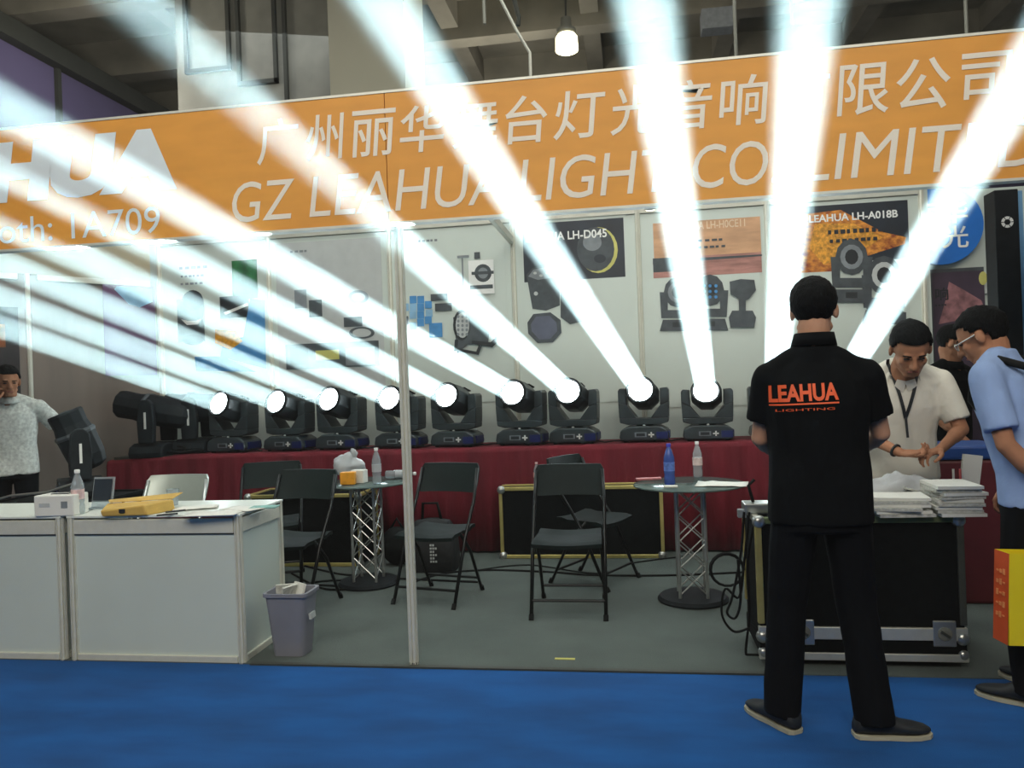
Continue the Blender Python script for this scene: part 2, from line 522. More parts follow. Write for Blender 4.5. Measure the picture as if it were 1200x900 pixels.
# ------------------------------------------------------------------ orange fascia sign
BY = 3.60
zt, zb = 2.80, 2.175
sg = thing('fascia_sign', 'long orange fascia sign with white Chinese and English lettering over the stand front', 'sign', (-1, BY, zb))
bx = [-5.6, -3.6, -1.125, .78, 3.0]
for a, b in zip(bx[:-1], bx[1:]):
    MB().bb(a + .002, b - .002, BY, BY + .02, zb, zt).build('board', M_ORANGE, sg)
MB().bb(bx[0], bx[-1], BY - .004, BY + .05, zt, zt + .012).build('edge_rail', M_ALU2, sg)
MB().bb(bx[0], bx[-1], BY - .004, BY + .05, zb - .012, zb).build('edge_rail', M_ALU2, sg)
MB().bb(bx[0], bx[-1], BY + .02, BY + .12, zb + .02, zt - .02).build('back_frame', M_ALU, sg)
AX = Vector((1, 0, 0)); AZ = Vector((0, 0, 1))
m = MB()
for ch, u0, u1 in (('广', 300, 350), ('州', 358, 404), ('丽', 412, 465), ('华', 468, 521), ('舞', 529, 584), ('台', 593, 642), ('灯', 648, 711), ('光', 715, 771), ('音', 782, 836),
                   ('响', 843, 902), ('有', 915, 975), ('限', 981, 1042), ('公', 1052, 1116), ('司', 1129, 1190)):
    x0 = P(u0, 150, Y=BY).x; x1 = P(u1, 150, Y=BY).x
    text_on(m, ch, (x0, BY - .003, 2.50), AX, AZ, x1 - x0, .225, .008, .1)
m.build('chinese_lettering', M_LETTER, sg)
m = MB()
for wd, u0, u1, dz in (('GZ', 272, 345, 0), ('LEAHUA', 362, 590, 0), ('LIGHT', 608, 792, 0), ('CO.,', 813, 925, -.03), ('LIMITED', 940, 1226, 0)):
    x0 = P(u0, 230, Y=BY).x; x1 = P(u1, 200, Y=BY).x
    text_on(m, wd, (x0, BY - .003, 2.225 + dz), AX, AZ, x1 - x0, .20 - dz, 0, .16)
m.build('english_lettering', M_LETTER, sg)
m = MB()
x0 = P(-172, 200, Y=BY).x; x1 = P(207, 200, Y=BY).x
text_on(m, 'LEAHUA', (x0, BY - .003, P(100, 231, Y=BY).z), AX, AZ, x1 - x0, P(100, 158, Y=BY).z - P(100, 231, Y=BY).z, .07, .12)
m.build('logo_lettering', M_LOGO, sg)
m = MB()
x0 = P(-45, 260, Y=BY).x; x1 = P(188, 260, Y=BY).x
text_on(m, 'Booth: 1A709', (x0, BY - .003, P(100, 279, Y=BY).z), AX, AZ, x1 - x0, .135, 0, 0)
m.build('booth_lettering', M_LOGO, sg)
# the front post of the stand
pb = P(483, 782, Z=0)
fp = thing('booth_post', 'slim white grooved aluminium post standing at the stand front edge', 'post', (pb.x, 3.70, 0))
m = MB()
for k in range(8):
    t = 2 * PI * (k + .5) / 8
    m.box((pb.x + .0185 * math.cos(t), 3.70 + .0185 * math.sin(t), 1.29), (.012, .01, 2.58), Matrix.Rotation(t + PI / 2, 3, 'Z'))
m.build('profile', M_ALU2, fp)
MB().cyl((pb.x, 3.70, 0), (pb.x, 3.70, 2.58), .014, n=8).build('core', M_GROOVE, fp)
MB().cyl((pb.x, 3.70, 0), (pb.x, 3.70, .015), .024, n=12).build('foot', M_GROOVE, fp)
# small spots under the sign's lower edge
for i, (u, v, lab) in enumerate(((762, 243, 'small lit spotlight under the sign behind the ninth beam'), (905, 231, 'small lit spotlight under the sign beside the tenth beam'), (967, 226, 'small lit spotlight under the sign right of the tenth beam'))):
    c = P(u, v, Y=3.85)
    t = thing('spotlight', lab, 'spotlight', c, 'spotlights under the sign')
    MB().cyl(c + Vector((0, -.22, .05)), c + Vector((0, -.04, .02)), .008, n=8).build('arm', M_ALU, t)
    MB().lathe(c, [(.015, .05), (.028, .04), (.032, -.005)], 14, (0, -.6, 1)).build('housing', M_ALU, t, smooth='auto')
    MB().lathe(c, [(.027, -.002), (.024, -.010), (.005, -.014)], 14, (0, -.6, 1)).build('lens', M_SPOTON, t, smooth=True)
    l = bpy.data.lights.new('spot_glow', 'SPOT'); l.energy = 15; l.color = (1, .97, .9); l.spot_size = R(95); l.spot_blend = .9; l.shadow_soft_size = .03
    lo = bpy.data.objects.new('spot_glow', l); COL.objects.link(lo); lo.location = c + Vector((0, .03, -.05)); aim(lo, (c.x, 6.9, 1.6))

# ------------------------------------------------------------------ posters (flat print on the wall)
class Print:
    """flat printed shapes on the wall plane Y=y; corners are given where they are seen on the wall"""
    def __init__(s, y): s.y = y; s.k = 0; s.mb = MB(); s.mats = []

    def mi(s, m):
        if m not in s.mats: s.mats.append(m)
        return s.mats.index(m)

    def poly(s, pts, m):
        s.k += 1
        y = s.y - .0006 * s.k
        s.mb.add([P(u, v, Y=y) for u, v in pts], [list(range(len(pts)))], s.mi(m))

    def rect(s, u0, v0, u1, v1, m, sl=-.07):
        a = P(u0, v0, Y=s.y); b = P(u1, v1 + sl * (u1 - u0), Y=s.y)
        s.k += 1; y = s.y - .0006 * s.k
        s.mb.add([(a.x, y, a.z), (b.x, y, a.z), (b.x, y, b.z), (a.x, y, b.z)], [[0, 1, 2, 3]], s.mi(m))

    def disc(s, u, v, ru, rv, m, n=20, a0=0, a1=2 * PI):
        s.poly([(u + ru * math.cos(a0 + (a1 - a0) * i / n), v + rv * math.sin(a0 + (a1 - a0) * i / n)) for i in range(n if a1 - a0 > 6.2 else n + 1)], m)

    def text(s, body, u0, v0, u1, v1, m, bold=0):
        a = P(u0, v1, Y=s.y); b = P(u1, v0 - .0 * (u1 - u0), Y=s.y)
        s.k += 1; y = s.y - .0006 * s.k
        h = P((u0 + u1) / 2, v0, Y=s.y).z - P((u0 + u1) / 2, v1, Y=s.y).z
        zz = P((u0 + u1) / 2, v1, Y=s.y).z
        text_on(s.mb, body, (a.x, y, zz), AX, AZ, b.x - a.x, h, bold, 0, s.mi(m))

    def bars(s, u0, v0, u1, v1, m, n=6):
        w_ = (u1 - u0) / n
        for i in range(n):
            s.rect(u0 + i * w_, v0 - .06 * i * w_, u0 + i * w_ + w_ * (.55 + .25 * ((i * 7) % 3) / 2), v1 - .06 * i * w_, m, -.06)

    def head(s, u, v, k=1.0, face=M_MGREY):
        """a moving head lamp printed in dark grey, centre u, v, k = scale in pixels"""
        s.poly([(u - 22 * k, v - 8 * k), (u - 12 * k, v - 8 * k), (u - 12 * k, v + 14 * k), (u + 12 * k, v + 14 * k), (u + 12 * k, v - 8 * k), (u + 22 * k, v - 8 * k), (u + 20 * k, v + 24 * k), (u - 20 * k, v + 24 * k)], M_DGREY)
        s.disc(u, v - 8 * k, 17 * k, 19 * k, M_DGREY, 12)
        s.disc(u, v - 8 * k, 12 * k, 13 * k, face, 14)
        s.disc(u, v - 8 * k, 7 * k, 8 * k, M_INK, 12)
        s.poly([(u - 18 * k, v + 26 * k), (u + 18 * k, v + 26 * k), (u + 22 * k, v + 40 * k), (u - 22 * k, v + 40 * k)], M_DGREY)
        s.poly([(u - 6 * k, v + 29 * k), (u + 6 * k, v + 29 * k), (u + 6 * k, v + 35 * k), (u - 6 * k, v + 35 * k)], M_INK)

    def finish(s, name, label, paper, cat='poster', group=None):
        u0, v0, u1, v1, pm = paper
        a = P(u0, v0, Y=s.y); b = P(u1, v1, Y=s.y)
        y1 = s.y + .002
        o = MB().bb(a.x, b.x, s.y, y1, b.z, a.z).build(name, pm)
        tag(o, label, cat, group)
        s.mb.build('print', s.mats, o)
        return o


WP = WY - .006
GP = 'product posters on the stand wall'
p = Print(WP)
p.bars(210, 313, 245, 316, M_MGREY, 5); p.bars(212, 323, 240, 325.5, M_MGREY, 6); p.bars(212, 332, 240, 334.5, M_MGREY, 5)
p.rect(272, 306, 303, 352, M_PGREEN); p.rect(258, 348, 293, 374, M_INK)
p.poly([(262, 366), (290, 355), (291, 358), (264, 369)], M_PWHITE)
p.rect(208, 352, 241, 402, M_DGREY); p.disc(226, 352, 12, 12, M_INK); p.poly([(212, 374), (219, 381), (232, 380), (238, 372), (230, 376), (220, 376)], M_PWHITE)
p.poly([(293, 350), (310, 352), (312, 432), (258, 418), (262, 400), (285, 395)], M_PBLUE)
p.poly([(252, 386), (276, 388), (284, 400), (270, 410), (252, 402)], M_PORG)
p.poly([(228, 418), (262, 418), (300, 436), (230, 434)], M_PBLUE)
p.disc(226, 398, 13, 6, M_INK)
p.finish('poster', 'white poster with blue wave, orange patch and dark lamp pictures, furthest towards the corner', (196, 296, 314, 452, M_PANEL), group=GP)
p = Print(WP)
p.bars(340, 294, 362, 296.5, M_MGREY, 4)
p.rect(352, 303, 368, 316, M_LGREY); p.rect(345, 340, 360, 362, M_MGREY); p.rect(362, 352, 378, 372, M_DGREY)
p.disc(420, 348, 12, 8, M_MGREY); p.disc(420, 348, 8, 5, M_LGREY); p.rect(403, 372, 425, 384, M_DGREY); p.disc(424, 390, 15, 7, M_DGREY); p.disc(424, 390, 11, 5, M_LGREY)
p.rect(335, 404, 445, 431, M_DGREY, -.02); p.rect(370, 411, 398, 421, M_PYEL, .0); p.rect(340, 407, 362, 427, M_INK, 0); p.rect(405, 408, 440, 427, M_MGREY, 0)
p.finish('poster', 'pale grey poster with small fixtures and a dark strip with a yellow bar', (322, 286, 452, 452, M_LGREY), group=GP)
p = Print(WP)
p.bars(490, 281.5, 514, 284, M_MGREY, 5)
for u_, v_, k_ in ((480, 347, 0), (489, 347, 0), (471, 356, 1), (480, 356, 1), (489, 356, 0), (498, 353, 0), (480, 365, 1), (489, 365, 0), (499, 363, 1), (471, 372, 2), (489, 374, 0), (480, 378, 1), (498, 371, 0)):
    p.rect(u_, v_, u_ + 8.4, v_ + 8.4, (M_PBLUE, M_PLBLUE, M_MGREY)[k_], 0)
p.rect(503, 379, 519, 395, M_PBLUE, 0); p.rect(470, 371, 479, 379, M_DGREY, 0)
p.rect(505, 345, 525, 352, M_DGREY, 0); p.rect(510, 356, 530, 364, M_DGREY, 0)
p.rect(541, 300, 544, 335, M_MGREY, 0); p.rect(536, 300, 550, 302, M_MGREY, 0); p.rect(556, 296, 563, 303, M_DGREY, 0)
p.rect(549, 306, 580, 344, M_PWHITE, 0); p.disc(566, 320, 10, 10.5, M_DGREY); p.disc(566, 320, 6, 6.5, M_MGREY); p.rect(551, 335, 578, 338, M_DGREY, 0); p.rect(553, 319, 579, 321, M_DGREY, 0)
p.poly([(531, 372), (548, 364), (566, 372), (574, 388), (572, 402), (548, 404), (536, 414)], M_DGREY)
p.disc(541, 381, 10, 18, M_INK); p.disc(542, 381, 8, 15, M_LGREY)
for i in range(3):
    for j in range(5): p.disc(537 + i * 5, 371 + j * 5.2, 1.6, 1.9, M_MGREY, 8)
p.poly([(533, 398), (537, 398), (536, 408), (558, 412), (562, 402), (566, 402), (561, 416), (532, 411)], M_INK)
p.poly([(553, 399), (575, 401), (580, 396), (576, 386), (582, 392), (582, 402), (577, 407), (553, 403)], M_INK)
p.finish('poster', 'white poster with blue squares and a printed round par lamp on a bracket', (470, 272, 598, 470, M_PANEL), group=GP)
p = Print(WP)
p.rect(612, 263, 733, 334, M_PNAVY, -.08)
p.disc(701, 293, 23, 27, M_PYEL); p.disc(698, 292, 22, 26, M_DGREY); p.disc(694, 284, 11, 10, M_MGREY); p.disc(703, 303, 7, 5, M_PNAVY)
p.text('LEAHUA LH-D045', 616, 271, 711, 281, M_PWHITE, .02)
p.poly([(617, 322), (624, 314), (640, 311), (656, 318), (656, 358), (640, 364), (624, 362)], M_DGREY); p.poly([(619, 324), (625, 316), (640, 313), (654, 319), (650, 325), (630, 328)], M_MGREY)
for i in range(4): p.disc(627 + i * 7, 320 + (i % 2) * 3, 2.2, 1.6, M_LGREY, 8)
p.disc(628, 344, 2.5, 2.5, M_LGREY, 8)
p.poly([(657, 340), (684, 344), (686, 376), (668, 380), (657, 372)], M_DGREY)
p.poly([(625, 368), (645, 366), (657, 375), (658, 390), (648, 401), (630, 402), (619, 391), (618, 378)], M_DGREY); p.poly([(628, 371), (644, 370), (652, 378), (653, 388), (645, 397), (632, 398), (623, 388), (622, 380)], mat('print_slate', (88, 92, 108), .6))
p.finish('poster', 'white poster with a crescent planet on a navy header', (609, 258, 741, 470, M_PANEL), group=GP)
p = Print(WP)
p.rect(765, 262, 893, 328, mat('print_dusk', (206, 160, 122), .6, var=.16, scale=4, stretch=(1, 1, 5)), -.07)
p.rect(765, 303, 893, 328, mat('print_dusk_low', (170, 120, 110), .6, var=.3, scale=5, stretch=(1, 1, 6)), -.07)
p.poly([(765, 306), (800, 303), (893, 298), (893, 300), (840, 304), (765, 310)], M_DGREY)
p.rect(765, 303, 790, 318, M_DGREY, 0)
p.text('LEAHUA LH-H0CE11', 790, 259, 873, 268, mat('print_cream', (232, 208, 176), .6), .01); p.bars(818, 281, 850, 283.5, M_DGREY, 4); p.bars(818, 289, 852, 291.5, M_DGREY, 5)
p.head(794, 350, .95); p.head(832, 348, .98, M_DGREY)
for i in range(3):
    for j in range(3): p.disc(825 + i * 7, 335 + j * 6.5, 2, 2, M_PBLUE, 8)
p.poly([(855, 330), (868, 327), (884, 328), (886, 340), (878, 350), (874, 352), (874, 364), (866, 364), (866, 350), (856, 345)], M_DGREY)
p.poly([(858, 364), (882, 364), (886, 372), (884, 384), (856, 384), (854, 372)], M_DGREY)
p.finish('poster', 'white poster with a sunset header over three printed wash lamps', (759, 252, 896, 474, M_PANEL), group=GP)
p = Print(WP)
p.rect(934, 243, 1066, 312, M_PNAVY, -.07)
p.poly([(934, 252), (985, 246), (1035, 272), (1062, 278), (1060, 286), (1010, 302), (975, 318), (932, 320)], mat('print_flame', (196, 72, 40), .6, var=.6, scale=22, rgb2=(240, 160, 60), stretch=(1, 1, 1.5)))
p.poly([(955, 262), (1000, 262), (1035, 278), (1000, 300), (965, 310), (948, 290)], mat('print_gold', (220, 150, 50), .6, var=.5, scale=40))
p.text('LEAHUA LH-A018B', 948, 249, 1052, 258, M_PWHITE, .025)
p.bars(970, 270, 1036, 275, M_PNAVY, 9)
p.bars(972, 281, 1030, 285, M_PNAVY, 8)
p.head(998, 310, 1.12, M_MGREY); p.head(1036, 332, 1.2, M_LGREY)
p.poly([(1015, 360), (1062, 366), (1062, 378), (1020, 378)], M_DGREY)
p.finish('poster', 'white poster with a fiery orange header over two printed moving heads', (932, 240, 1068, 476, M_PANEL), group=GP)
# neighbour's print to the right
p = Print(7.11)
p.rect(1092, 320, 1160, 520, mat('print_dim_purple', (60, 46, 62), .6, var=.35, scale=3), -.05)
p.poly([(1112, 330), (1130, 340), (1150, 352), (1158, 372), (1120, 376), (1100, 380), (1108, 352)], mat('print_dim_pink', (140, 96, 100), .6, var=.5, scale=14))
p.disc(1152, 326, 5, 8, M_PYEL); p.text('响', 1096, 337, 1111, 352, M_INK, .02); p.bars(1096, 357, 1110, 359, M_INK, 4)
p.finish('poster', 'dim purple poster with a black Chinese character left of the black pillar', (1090, 316, 1162, 560, M_DGREY))
bs = thing('round_sign', 'round blue sign with white Chinese characters behind the eleventh beam', 'sign', P(1103, 262, Y=7.05))
cc = P(1103, 264, Y=7.05)
MB().cyl(cc, cc + Vector((0, .03, 0)), .335, n=40).build('disc', mat('sign_blue', (20, 110, 200), .5, var=.05), bs)
m = MB()
text_on(m, '丽华', cc + Vector((-.21, -.004, .01)), AX, AZ, .42, .19, .01)
text_on(m, '灯光', cc + Vector((-.21, -.004, -.20)), AX, AZ, .42, .19, .01)
m.build('lettering', M_PWHITE, bs)
# left wall prints
def on_left(s0, s1, z0, z1, off, m, mi=0):
    a = c0 + dl * s0 + nl * off; b = c0 + dl * s1 + nl * off
    m.add([(a.x, a.y, z0), (b.x, b.y, z0), (b.x, b.y, z1), (a.x, a.y, z1)], [[3, 2, 1, 0]], mi)
m = MB(); m.box(c0 + dl * .29 + nl * .012 + Vector((0, 0, 2.02)), (.46, .004, .86), Rl)
po = tag(m.build('poster', M_PPURP), 'plain purple poster with a pale blue swoosh on the dark side wall', 'poster', 'prints on the side wall')
m = MB()
a = [(.08, 2.30), (.2, 2.24), (.3, 2.27), (.42, 2.4), (.4, 2.43), (.08, 2.43)]
m.add([c0 + dl * s_ + nl * .016 + Vector((0, 0, z)) for s_, z in a], [list(range(6))])
m.build('print', M_PLBLUE, po)
m = MB(); m.box(c0 + dl * 1.75 + nl * .012 + Vector((0, 0, 1.65)), (1.1, .004, 1.1), Rl)
po = tag(m.build('poster', mat('print_night', (40, 30, 32), .5, var=.4, scale=5)), 'dark poster with a brown and orange glow behind the man in the speckled shirt', 'poster', 'prints on the side wall')
m = MB(); on_left(1.3, 1.9, 1.85, 2.05, .017, m); m.build('print', mat('print_amber', (150, 84, 40), .6, var=.5, scale=9), po)

# ------------------------------------------------------------------ display table under red cloth
ty0, ty1, tz = 6.2, 6.82, .86
tb = thing('display_table', 'long low display table hidden under the red cloth', 'table', (-1.6, 6.5, 0))
MB().bb(-4.55, 1.75, ty0 + .03, ty1, tz - .04, tz - .006).build('tabletop', M_GROOVE, tb)
for x in (-4.4, -2.4, -.4, 1.6):
    for y in (ty0 + .08, ty1 - .06):
        MB().cyl((x, y, 0), (x, y, tz - .04), .02, n=8).build('leg', M_TUBE, tb)
m = MB()
nx = 320
xs = [-4.6 + i * (6.4 / nx) for i in range(nx + 1)]
rows = [(ty1, tz, 0), (ty0 + .04, tz, 0), (ty0 + .008, tz - .008, .1), (ty0, tz - .04, .3), (ty0 - .005, tz * .6, .8), (ty0 - .01, .02, 1.2)]
vs = []
for x in xs:
    f = .012 * math.sin(x * 23 + 2 * math.sin(x * 3.1)) + .008 * math.sin(x * 51 + 1)
    sag = -.03 * max(0, (-3.9 - x) / .7) ** 1
    for y, z, k in rows:
        vs.append((x, y + f * k, max(.012, z + (sag if z > .5 else 0)) + (.004 * math.sin(x * 7) if 0 < k < .9 else 0)))
fs = []
nr = len(rows)
for i in range(nx):
    for j in range(nr - 1):
        a = i * nr + j
        fs.append([a, a + 1, a + nr + 1, a + nr])
m.add(vs, fs)
cl = m.build('tablecloth', M_RED, smooth=True)
cl.modifiers.new('thick', 'SOLIDIFY').thickness = .003
tag(cl, 'deep red cloth draped over the long display table, hanging in folds', 'tablecloth')

# ------------------------------------------------------------------ moving heads and beams
def make_fixture():
    """built at the origin, facing -Y, pivot of the head at z = .40"""
    t = thing('moving_head_light', '', 'stage light', (0, 0, 0))
    m = MB()
    out = [(-.19, 0), (-.2, .03), (-.19, .09), (-.13, .125), (.13, .125), (.19, .09), (.2, .03), (.19, 0)]
    m.prism(out, (0, -.13, .012), AX, AZ, (0, .26, 0))
    b = m.build('base', M_BLACKF, t, bevel=.012)
    MB().bb(-.075, .02, -.136, -.129, .045, .085).build('display', M_MGREY, b)
    mm = MB(); mm.bb(.035, .08, -.136, -.129, .058, .070); mm.bb(.052, .064, -.136, -.129, .042, .086); mm.build('button_cross', M_PWHITE, b)
    MB().bb(-.062, .008, -.138, -.130, .052, .078).build('screen', M_INK, b)
    MB().bb(.10, .19, -.137, -.128, .03, .088).build('blue_patch', M_BLUEP, b)  # plain dark blue patches on the front and side of the base
    MB().bb(.186, .203, -.08, .1, .03, .09).build('blue_patch', M_BLUEP, b)
    for x in (-.15, .15):
        for y in (-.1, .1):
            MB().cyl((x, y, 0), (x, y, .014), .018, n=8).build('foot', M_RUBBER, b)
    m = MB()
    po = [(-.13, .15), (.13, .15), (.195, .175), (.205, .3), (.205, .44), (.19, .455), (.135, .455), (.132, .36), (.062, .255), (-.062, .255), (-.132, .36), (-.135, .455), (-.19, .455), (-.205, .44), (-.205, .3), (-.195, .175)]
    # concave outline: build it from convex prisms
    m.prism([(-.195, .165), (-.13, .146), (.13, .146), (.195, .165), (.2, .203), (-.2, .203)], (0, -.085, 0), AX, AZ, (0, .17, 0))
    m.prism([(-.2, .203), (-.055, .203), (-.132, .31), (-.205, .34)], (0, -.085, 0), AX, AZ, (0, .17, 0))
    m.prism([(.2, .203), (.205, .34), (.132, .31), (.055, .203)], (0, -.085, 0), AX, AZ, (0, .17, 0))
    m.prism([(-.205, .34), (-.132, .31), (-.135, .455), (-.19, .46), (-.205, .44)], (0, -.085, 0), AX, AZ, (0, .17, 0))
    m.prism([(.205, .34), (.205, .44), (.19, .46), (.135, .455), (.132, .31)], (0, -.085, 0), AX, AZ, (0, .17, 0))
    yk = m.build('yoke', M_BLACKF, t, bevel=.006)
    MB().cyl((0, 0, .12), (0, 0, .152), .07, n=18).build('pan_ring', M_RUBBER, t)
    MB().ball((0, -.09, .14), (.012, .006, .008)).build('indicator', M_PWHITE, t)
    m = MB()
    # head around its own pivot, pointing along +Y of its own frame (turned later)
    n = 8
    def oc(r, y, sq=1.0):
        return [Vector((r * math.cos(2 * PI * (i + .5) / n), y, sq * r * math.sin(2 * PI * (i + .5) / n))) for i in range(n)]
    m.loft([oc(.08, -.17), oc(.11, -.15), oc(.130, -.06), oc(.132, .04), oc(.126, .12), oc(.12, .165)])
    hd = m.build('head', M_BLACKF, t, bevel=.006)
    hd.location = (0, 0, .40)
    m = MB(); Z0 = Vector((0, 0, .40))
    m.lathe(Z0 + Vector((0, .16, 0)), [(.118, 0), (.12, .02), (.108, .024), (.104, .012)], 24, (0, 1, 0))
    m.build('lens_ring', M_RUBBER, hd, smooth='auto')
    m = MB(); m.lathe(Z0 + Vector((0, .168, 0)), [(.102, 0), (.09, .008), (.04, .014), (.002, .015)], 24, (0, 1, 0))
    m.build('lens', M_LENSON, hd, smooth=True)
    m = MB()
    for k in range(4):
        m.bb(-.06, .06, -.12 + k * .03, -.108 + k * .03, .116 + Z0.z, .128 + Z0.z)
    m.build('cooling_fins', M_RUBBER, hd)
    return t


fix0 = make_fixture()
used = False
ORD = ['first', 'second', 'third', 'fourth', 'fifth', 'sixth', 'seventh', 'eighth', 'ninth', 'tenth', 'eleventh']
beams = [((255, 472), (0, 382), 4.6), ((322, 470), (0, 349), 4.2), ((384, 467), (0, 308), 3.8), ((455, 466), (0, 258), 3.3), ((522, 463), (0, 195), 2.9), ((600, 460), (0, 124), 2.4),
         ((665, 458), (157, 0), 2.1), ((750, 456), (447, 0), 2.1), ((827, 457), (756, 0), 2.1), ((908, 468), (948, 0), 2.1), ((985, 468), (1200, 92), 2.7)]
where = ['next to the two dark unlit ones', 'second from the dark unlit ones', 'third from the dark unlit ones', 'half behind the white post',
         'just right of the white post', 'second right of the white post', 'above the gold-edged flight case', 'just left of the blue-capped bottle',
         'above the clear bottle on the round table', 'mostly hidden by the black-shirted man', 'wholly behind the black-shirted man']
energy = [560, 560, 580, 600, 620, 640, 640, 640, 640, 640, 640]
for i, (l0, l1, ye) in enumerate(beams):
    Lp = P(l0[0], l0[1], Y=6.30)
    if i >= 9: Lp.z = 1.275; 
    E_ = P(l1[0], l1[1], Y=ye)
    d = (E_ - Lp).normalized()
    piv = Lp - d * .185
    root = fix0 if not used else dup(fix0, (0, 0, 0), 0, '')
    used = True
    az = math.atan2(d.x, -d.y)          # 0 when the beam points at -Y
    root.location = (piv.x, piv.y, max(piv.z - .40, tz + .003))
    dz = piv.z - .40 - root.location.z
    sc_ = 1.0
    # the fixture stands on the cloth: shrink or stretch the yoke a little so that the head sits at its height
    root.scale = (1, 1, (piv.z - tz - .003) / .40) if True else (1, 1, 1)
    root.location.z = tz + .003
    root.rotation_euler = (0, 0, az * .5)
    root['label'] = 'black moving head light with %s beam, %s' % ('a white', where[i])
    root['group'] = 'lit moving head lights on the red table'
    for ch in root.children:
        if ch.name.startswith('head'):
            local_d = Matrix.Rotation(-az * .5, 3, 'Z') @ d
            ch.rotation_mode = 'QUATERNION'
            ch.rotation_quaternion = local_d.to_track_quat('Y', 'Z')
    la = bpy.data.lights.new('beam_source', 'AREA'); la.shape = 'DISK'; la.size = .165; la.spread = R(1.0); la.energy = energy[i]; la.color = (.66, .96, 1.0)
    lo = bpy.data.objects.new('beam_source', la); COL.objects.link(lo); lo.location = Lp + d * .03
    lo.rotation_euler = d.to_track_quat('-Z', 'Y').to_euler()
# undo non-uniform scale on heads is negligible (scale within a few per cent)

hz = MB().bb(-9, 5.4, -1.2, 6.88, .02, 4.6)
mh = bpy.data.materials.new('stage_haze'); mh.use_nodes = True; nt = mh.node_tree; nt.nodes.clear()
o_ = nt.nodes.new('ShaderNodeOutputMaterial'); sv = nt.nodes.new('ShaderNodeVolumeScatter'); sv.inputs['Density'].default_value = .003; sv.inputs['Anisotropy'].default_value = 0
nt.links.new(sv.outputs[0], o_.inputs['Volume'])
hz = hz.build('haze', mh); hz['kind'] = 'stuff'; hz['label'] = 'thin stage haze that shows the white light beams'; hz['category'] = 'haze'

# cables between the fixtures on the cloth
def wob(a, b, n, amp, z):
    a = Vector(a); b = Vector(b); out = []
    for i in range(n + 1):
        t = i / n; p_ = a.lerp(b, t)
        out.append((p_.x, p_.y + amp * math.sin(t * 9 + a.x * 3), z + .012 * abs(math.sin(t * 7 + a.x))))
    return out
m = MB()
for i in range(8):
    xa = P(beams[i][0][0], 470, Y=6.4).x; xb = P(beams[i + 1][0][0], 470, Y=6.4).x
    m.tube(wob((xa + .1, 6.33, 0), (xb - .1, 6.36, 0), 14, .03, tz + .012), .006, 6)
tag(m.build('power_cable', M_RUBBER), 'black power cables looped between the lit moving heads on red cloth', 'cable')
m = MB()
m.tube(wob((-4.2, 6.26, 0), (-3.75, 6.3, 0), 14, .04, tz + .02), .009, 6); m.tube([(-3.95 + .03 * math.cos(t / 3), 6.3 + .04 * math.sin(t / 3), tz + .03 + .0015 * t) for t in range(30)], .006, 6)
tag(m.build('signal_cable', M_RUBBER), 'coiled black signal cable on the cloth beside the first lit moving head', 'cable')

# large unlit heads on the left of the table
def big_unlit(loc, az, tilt, label, s=1.0, ln=1.0):
    t = thing('moving_head_light', label, 'stage light', loc, 'unlit moving head lights')
    L = Vector(loc); rz = Matrix.Rotation(az, 3, 'Z')
    def T(p): return L + rz @ (Vector(p) * s)
    def xf(m):
        m.v = [T(a) for a in m.v]; return m
    m = MB(); m.prism([(-.24, 0), (-.25, .05), (-.23, .11), (-.15, .14), (.15, .14), (.23, .11), (.25, .05), (.24, 0)], (0, -.17, 0), AX, AZ, (0, .34, 0))
    b = xf(m).build('base', M_BLACKP, t, bevel=.012)
    xf(MB().bb(.07, .2, -.178, -.168, .03, .09)).build('blue_patch', M_BLUEP, b)  # dark blue patch on the base front
    xf(MB().bb(-.1, .04, -.178, -.168, .04, .09)).build('display', M_DGREY, b)
    for sx in (-1, 1):
        m = MB(); m.prism([(-.075, .14), (.075, .14), (.085, .35), (.07, .52), (.03, .56), (-.03, .56), (-.07, .52), (-.085, .35)], (sx * .2 - .03, 0, 0), (0, 1, 0), AZ, (.06, 0, 0))
        a = xf(m).build('yoke_arm', M_BLACKP, t, bevel=.01)
        if sx > 0:
            xf(MB().bb(.228, .236, -.008, .012, .28, .44)).build('light_slot', M_PWHITE, a)
    m = MB(); c_ = Vector((0, 0, .45)); dd = Vector((0, -math.cos(tilt), math.sin(tilt)))
    m.lathe(c_ - dd * .25 * ln, [(a_, b_2 * ln) for a_, b_2 in ((.08, 0), (.13, .03), (.15, .12), (.155, .3), (.135, .4), (.14, .5), (.13, .52), (.12, .5))], 10, dd)
    h = xf(m).build('head', M_BLACKP, t, bevel=.006)
    m = MB(); m.lathe(c_ + dd * .245 * ln, [(.12, 0), (.09, .02), (.002, .03)], 18, dd)
    xf(m).build('lens', M_INK, h, smooth=True)
    m = MB(); m.lathe(c_ + dd * .05 * ln, [(.156, 0), (.162, .02), (.156, .04)], 10, dd)
    xf(m).build('trim_band', M_DGREY, h)
    return t

big_unlit((-4.24, 6.42, tz - .02), R(-86), R(12), 'unlit black moving head nearer the tilted one, lying level on the red table', .92, 1.45)
big_unlit((-3.93, 6.58, tz), R(-86), R(4), 'unlit black moving head lying level beside the first lit one', .90, 1.25)
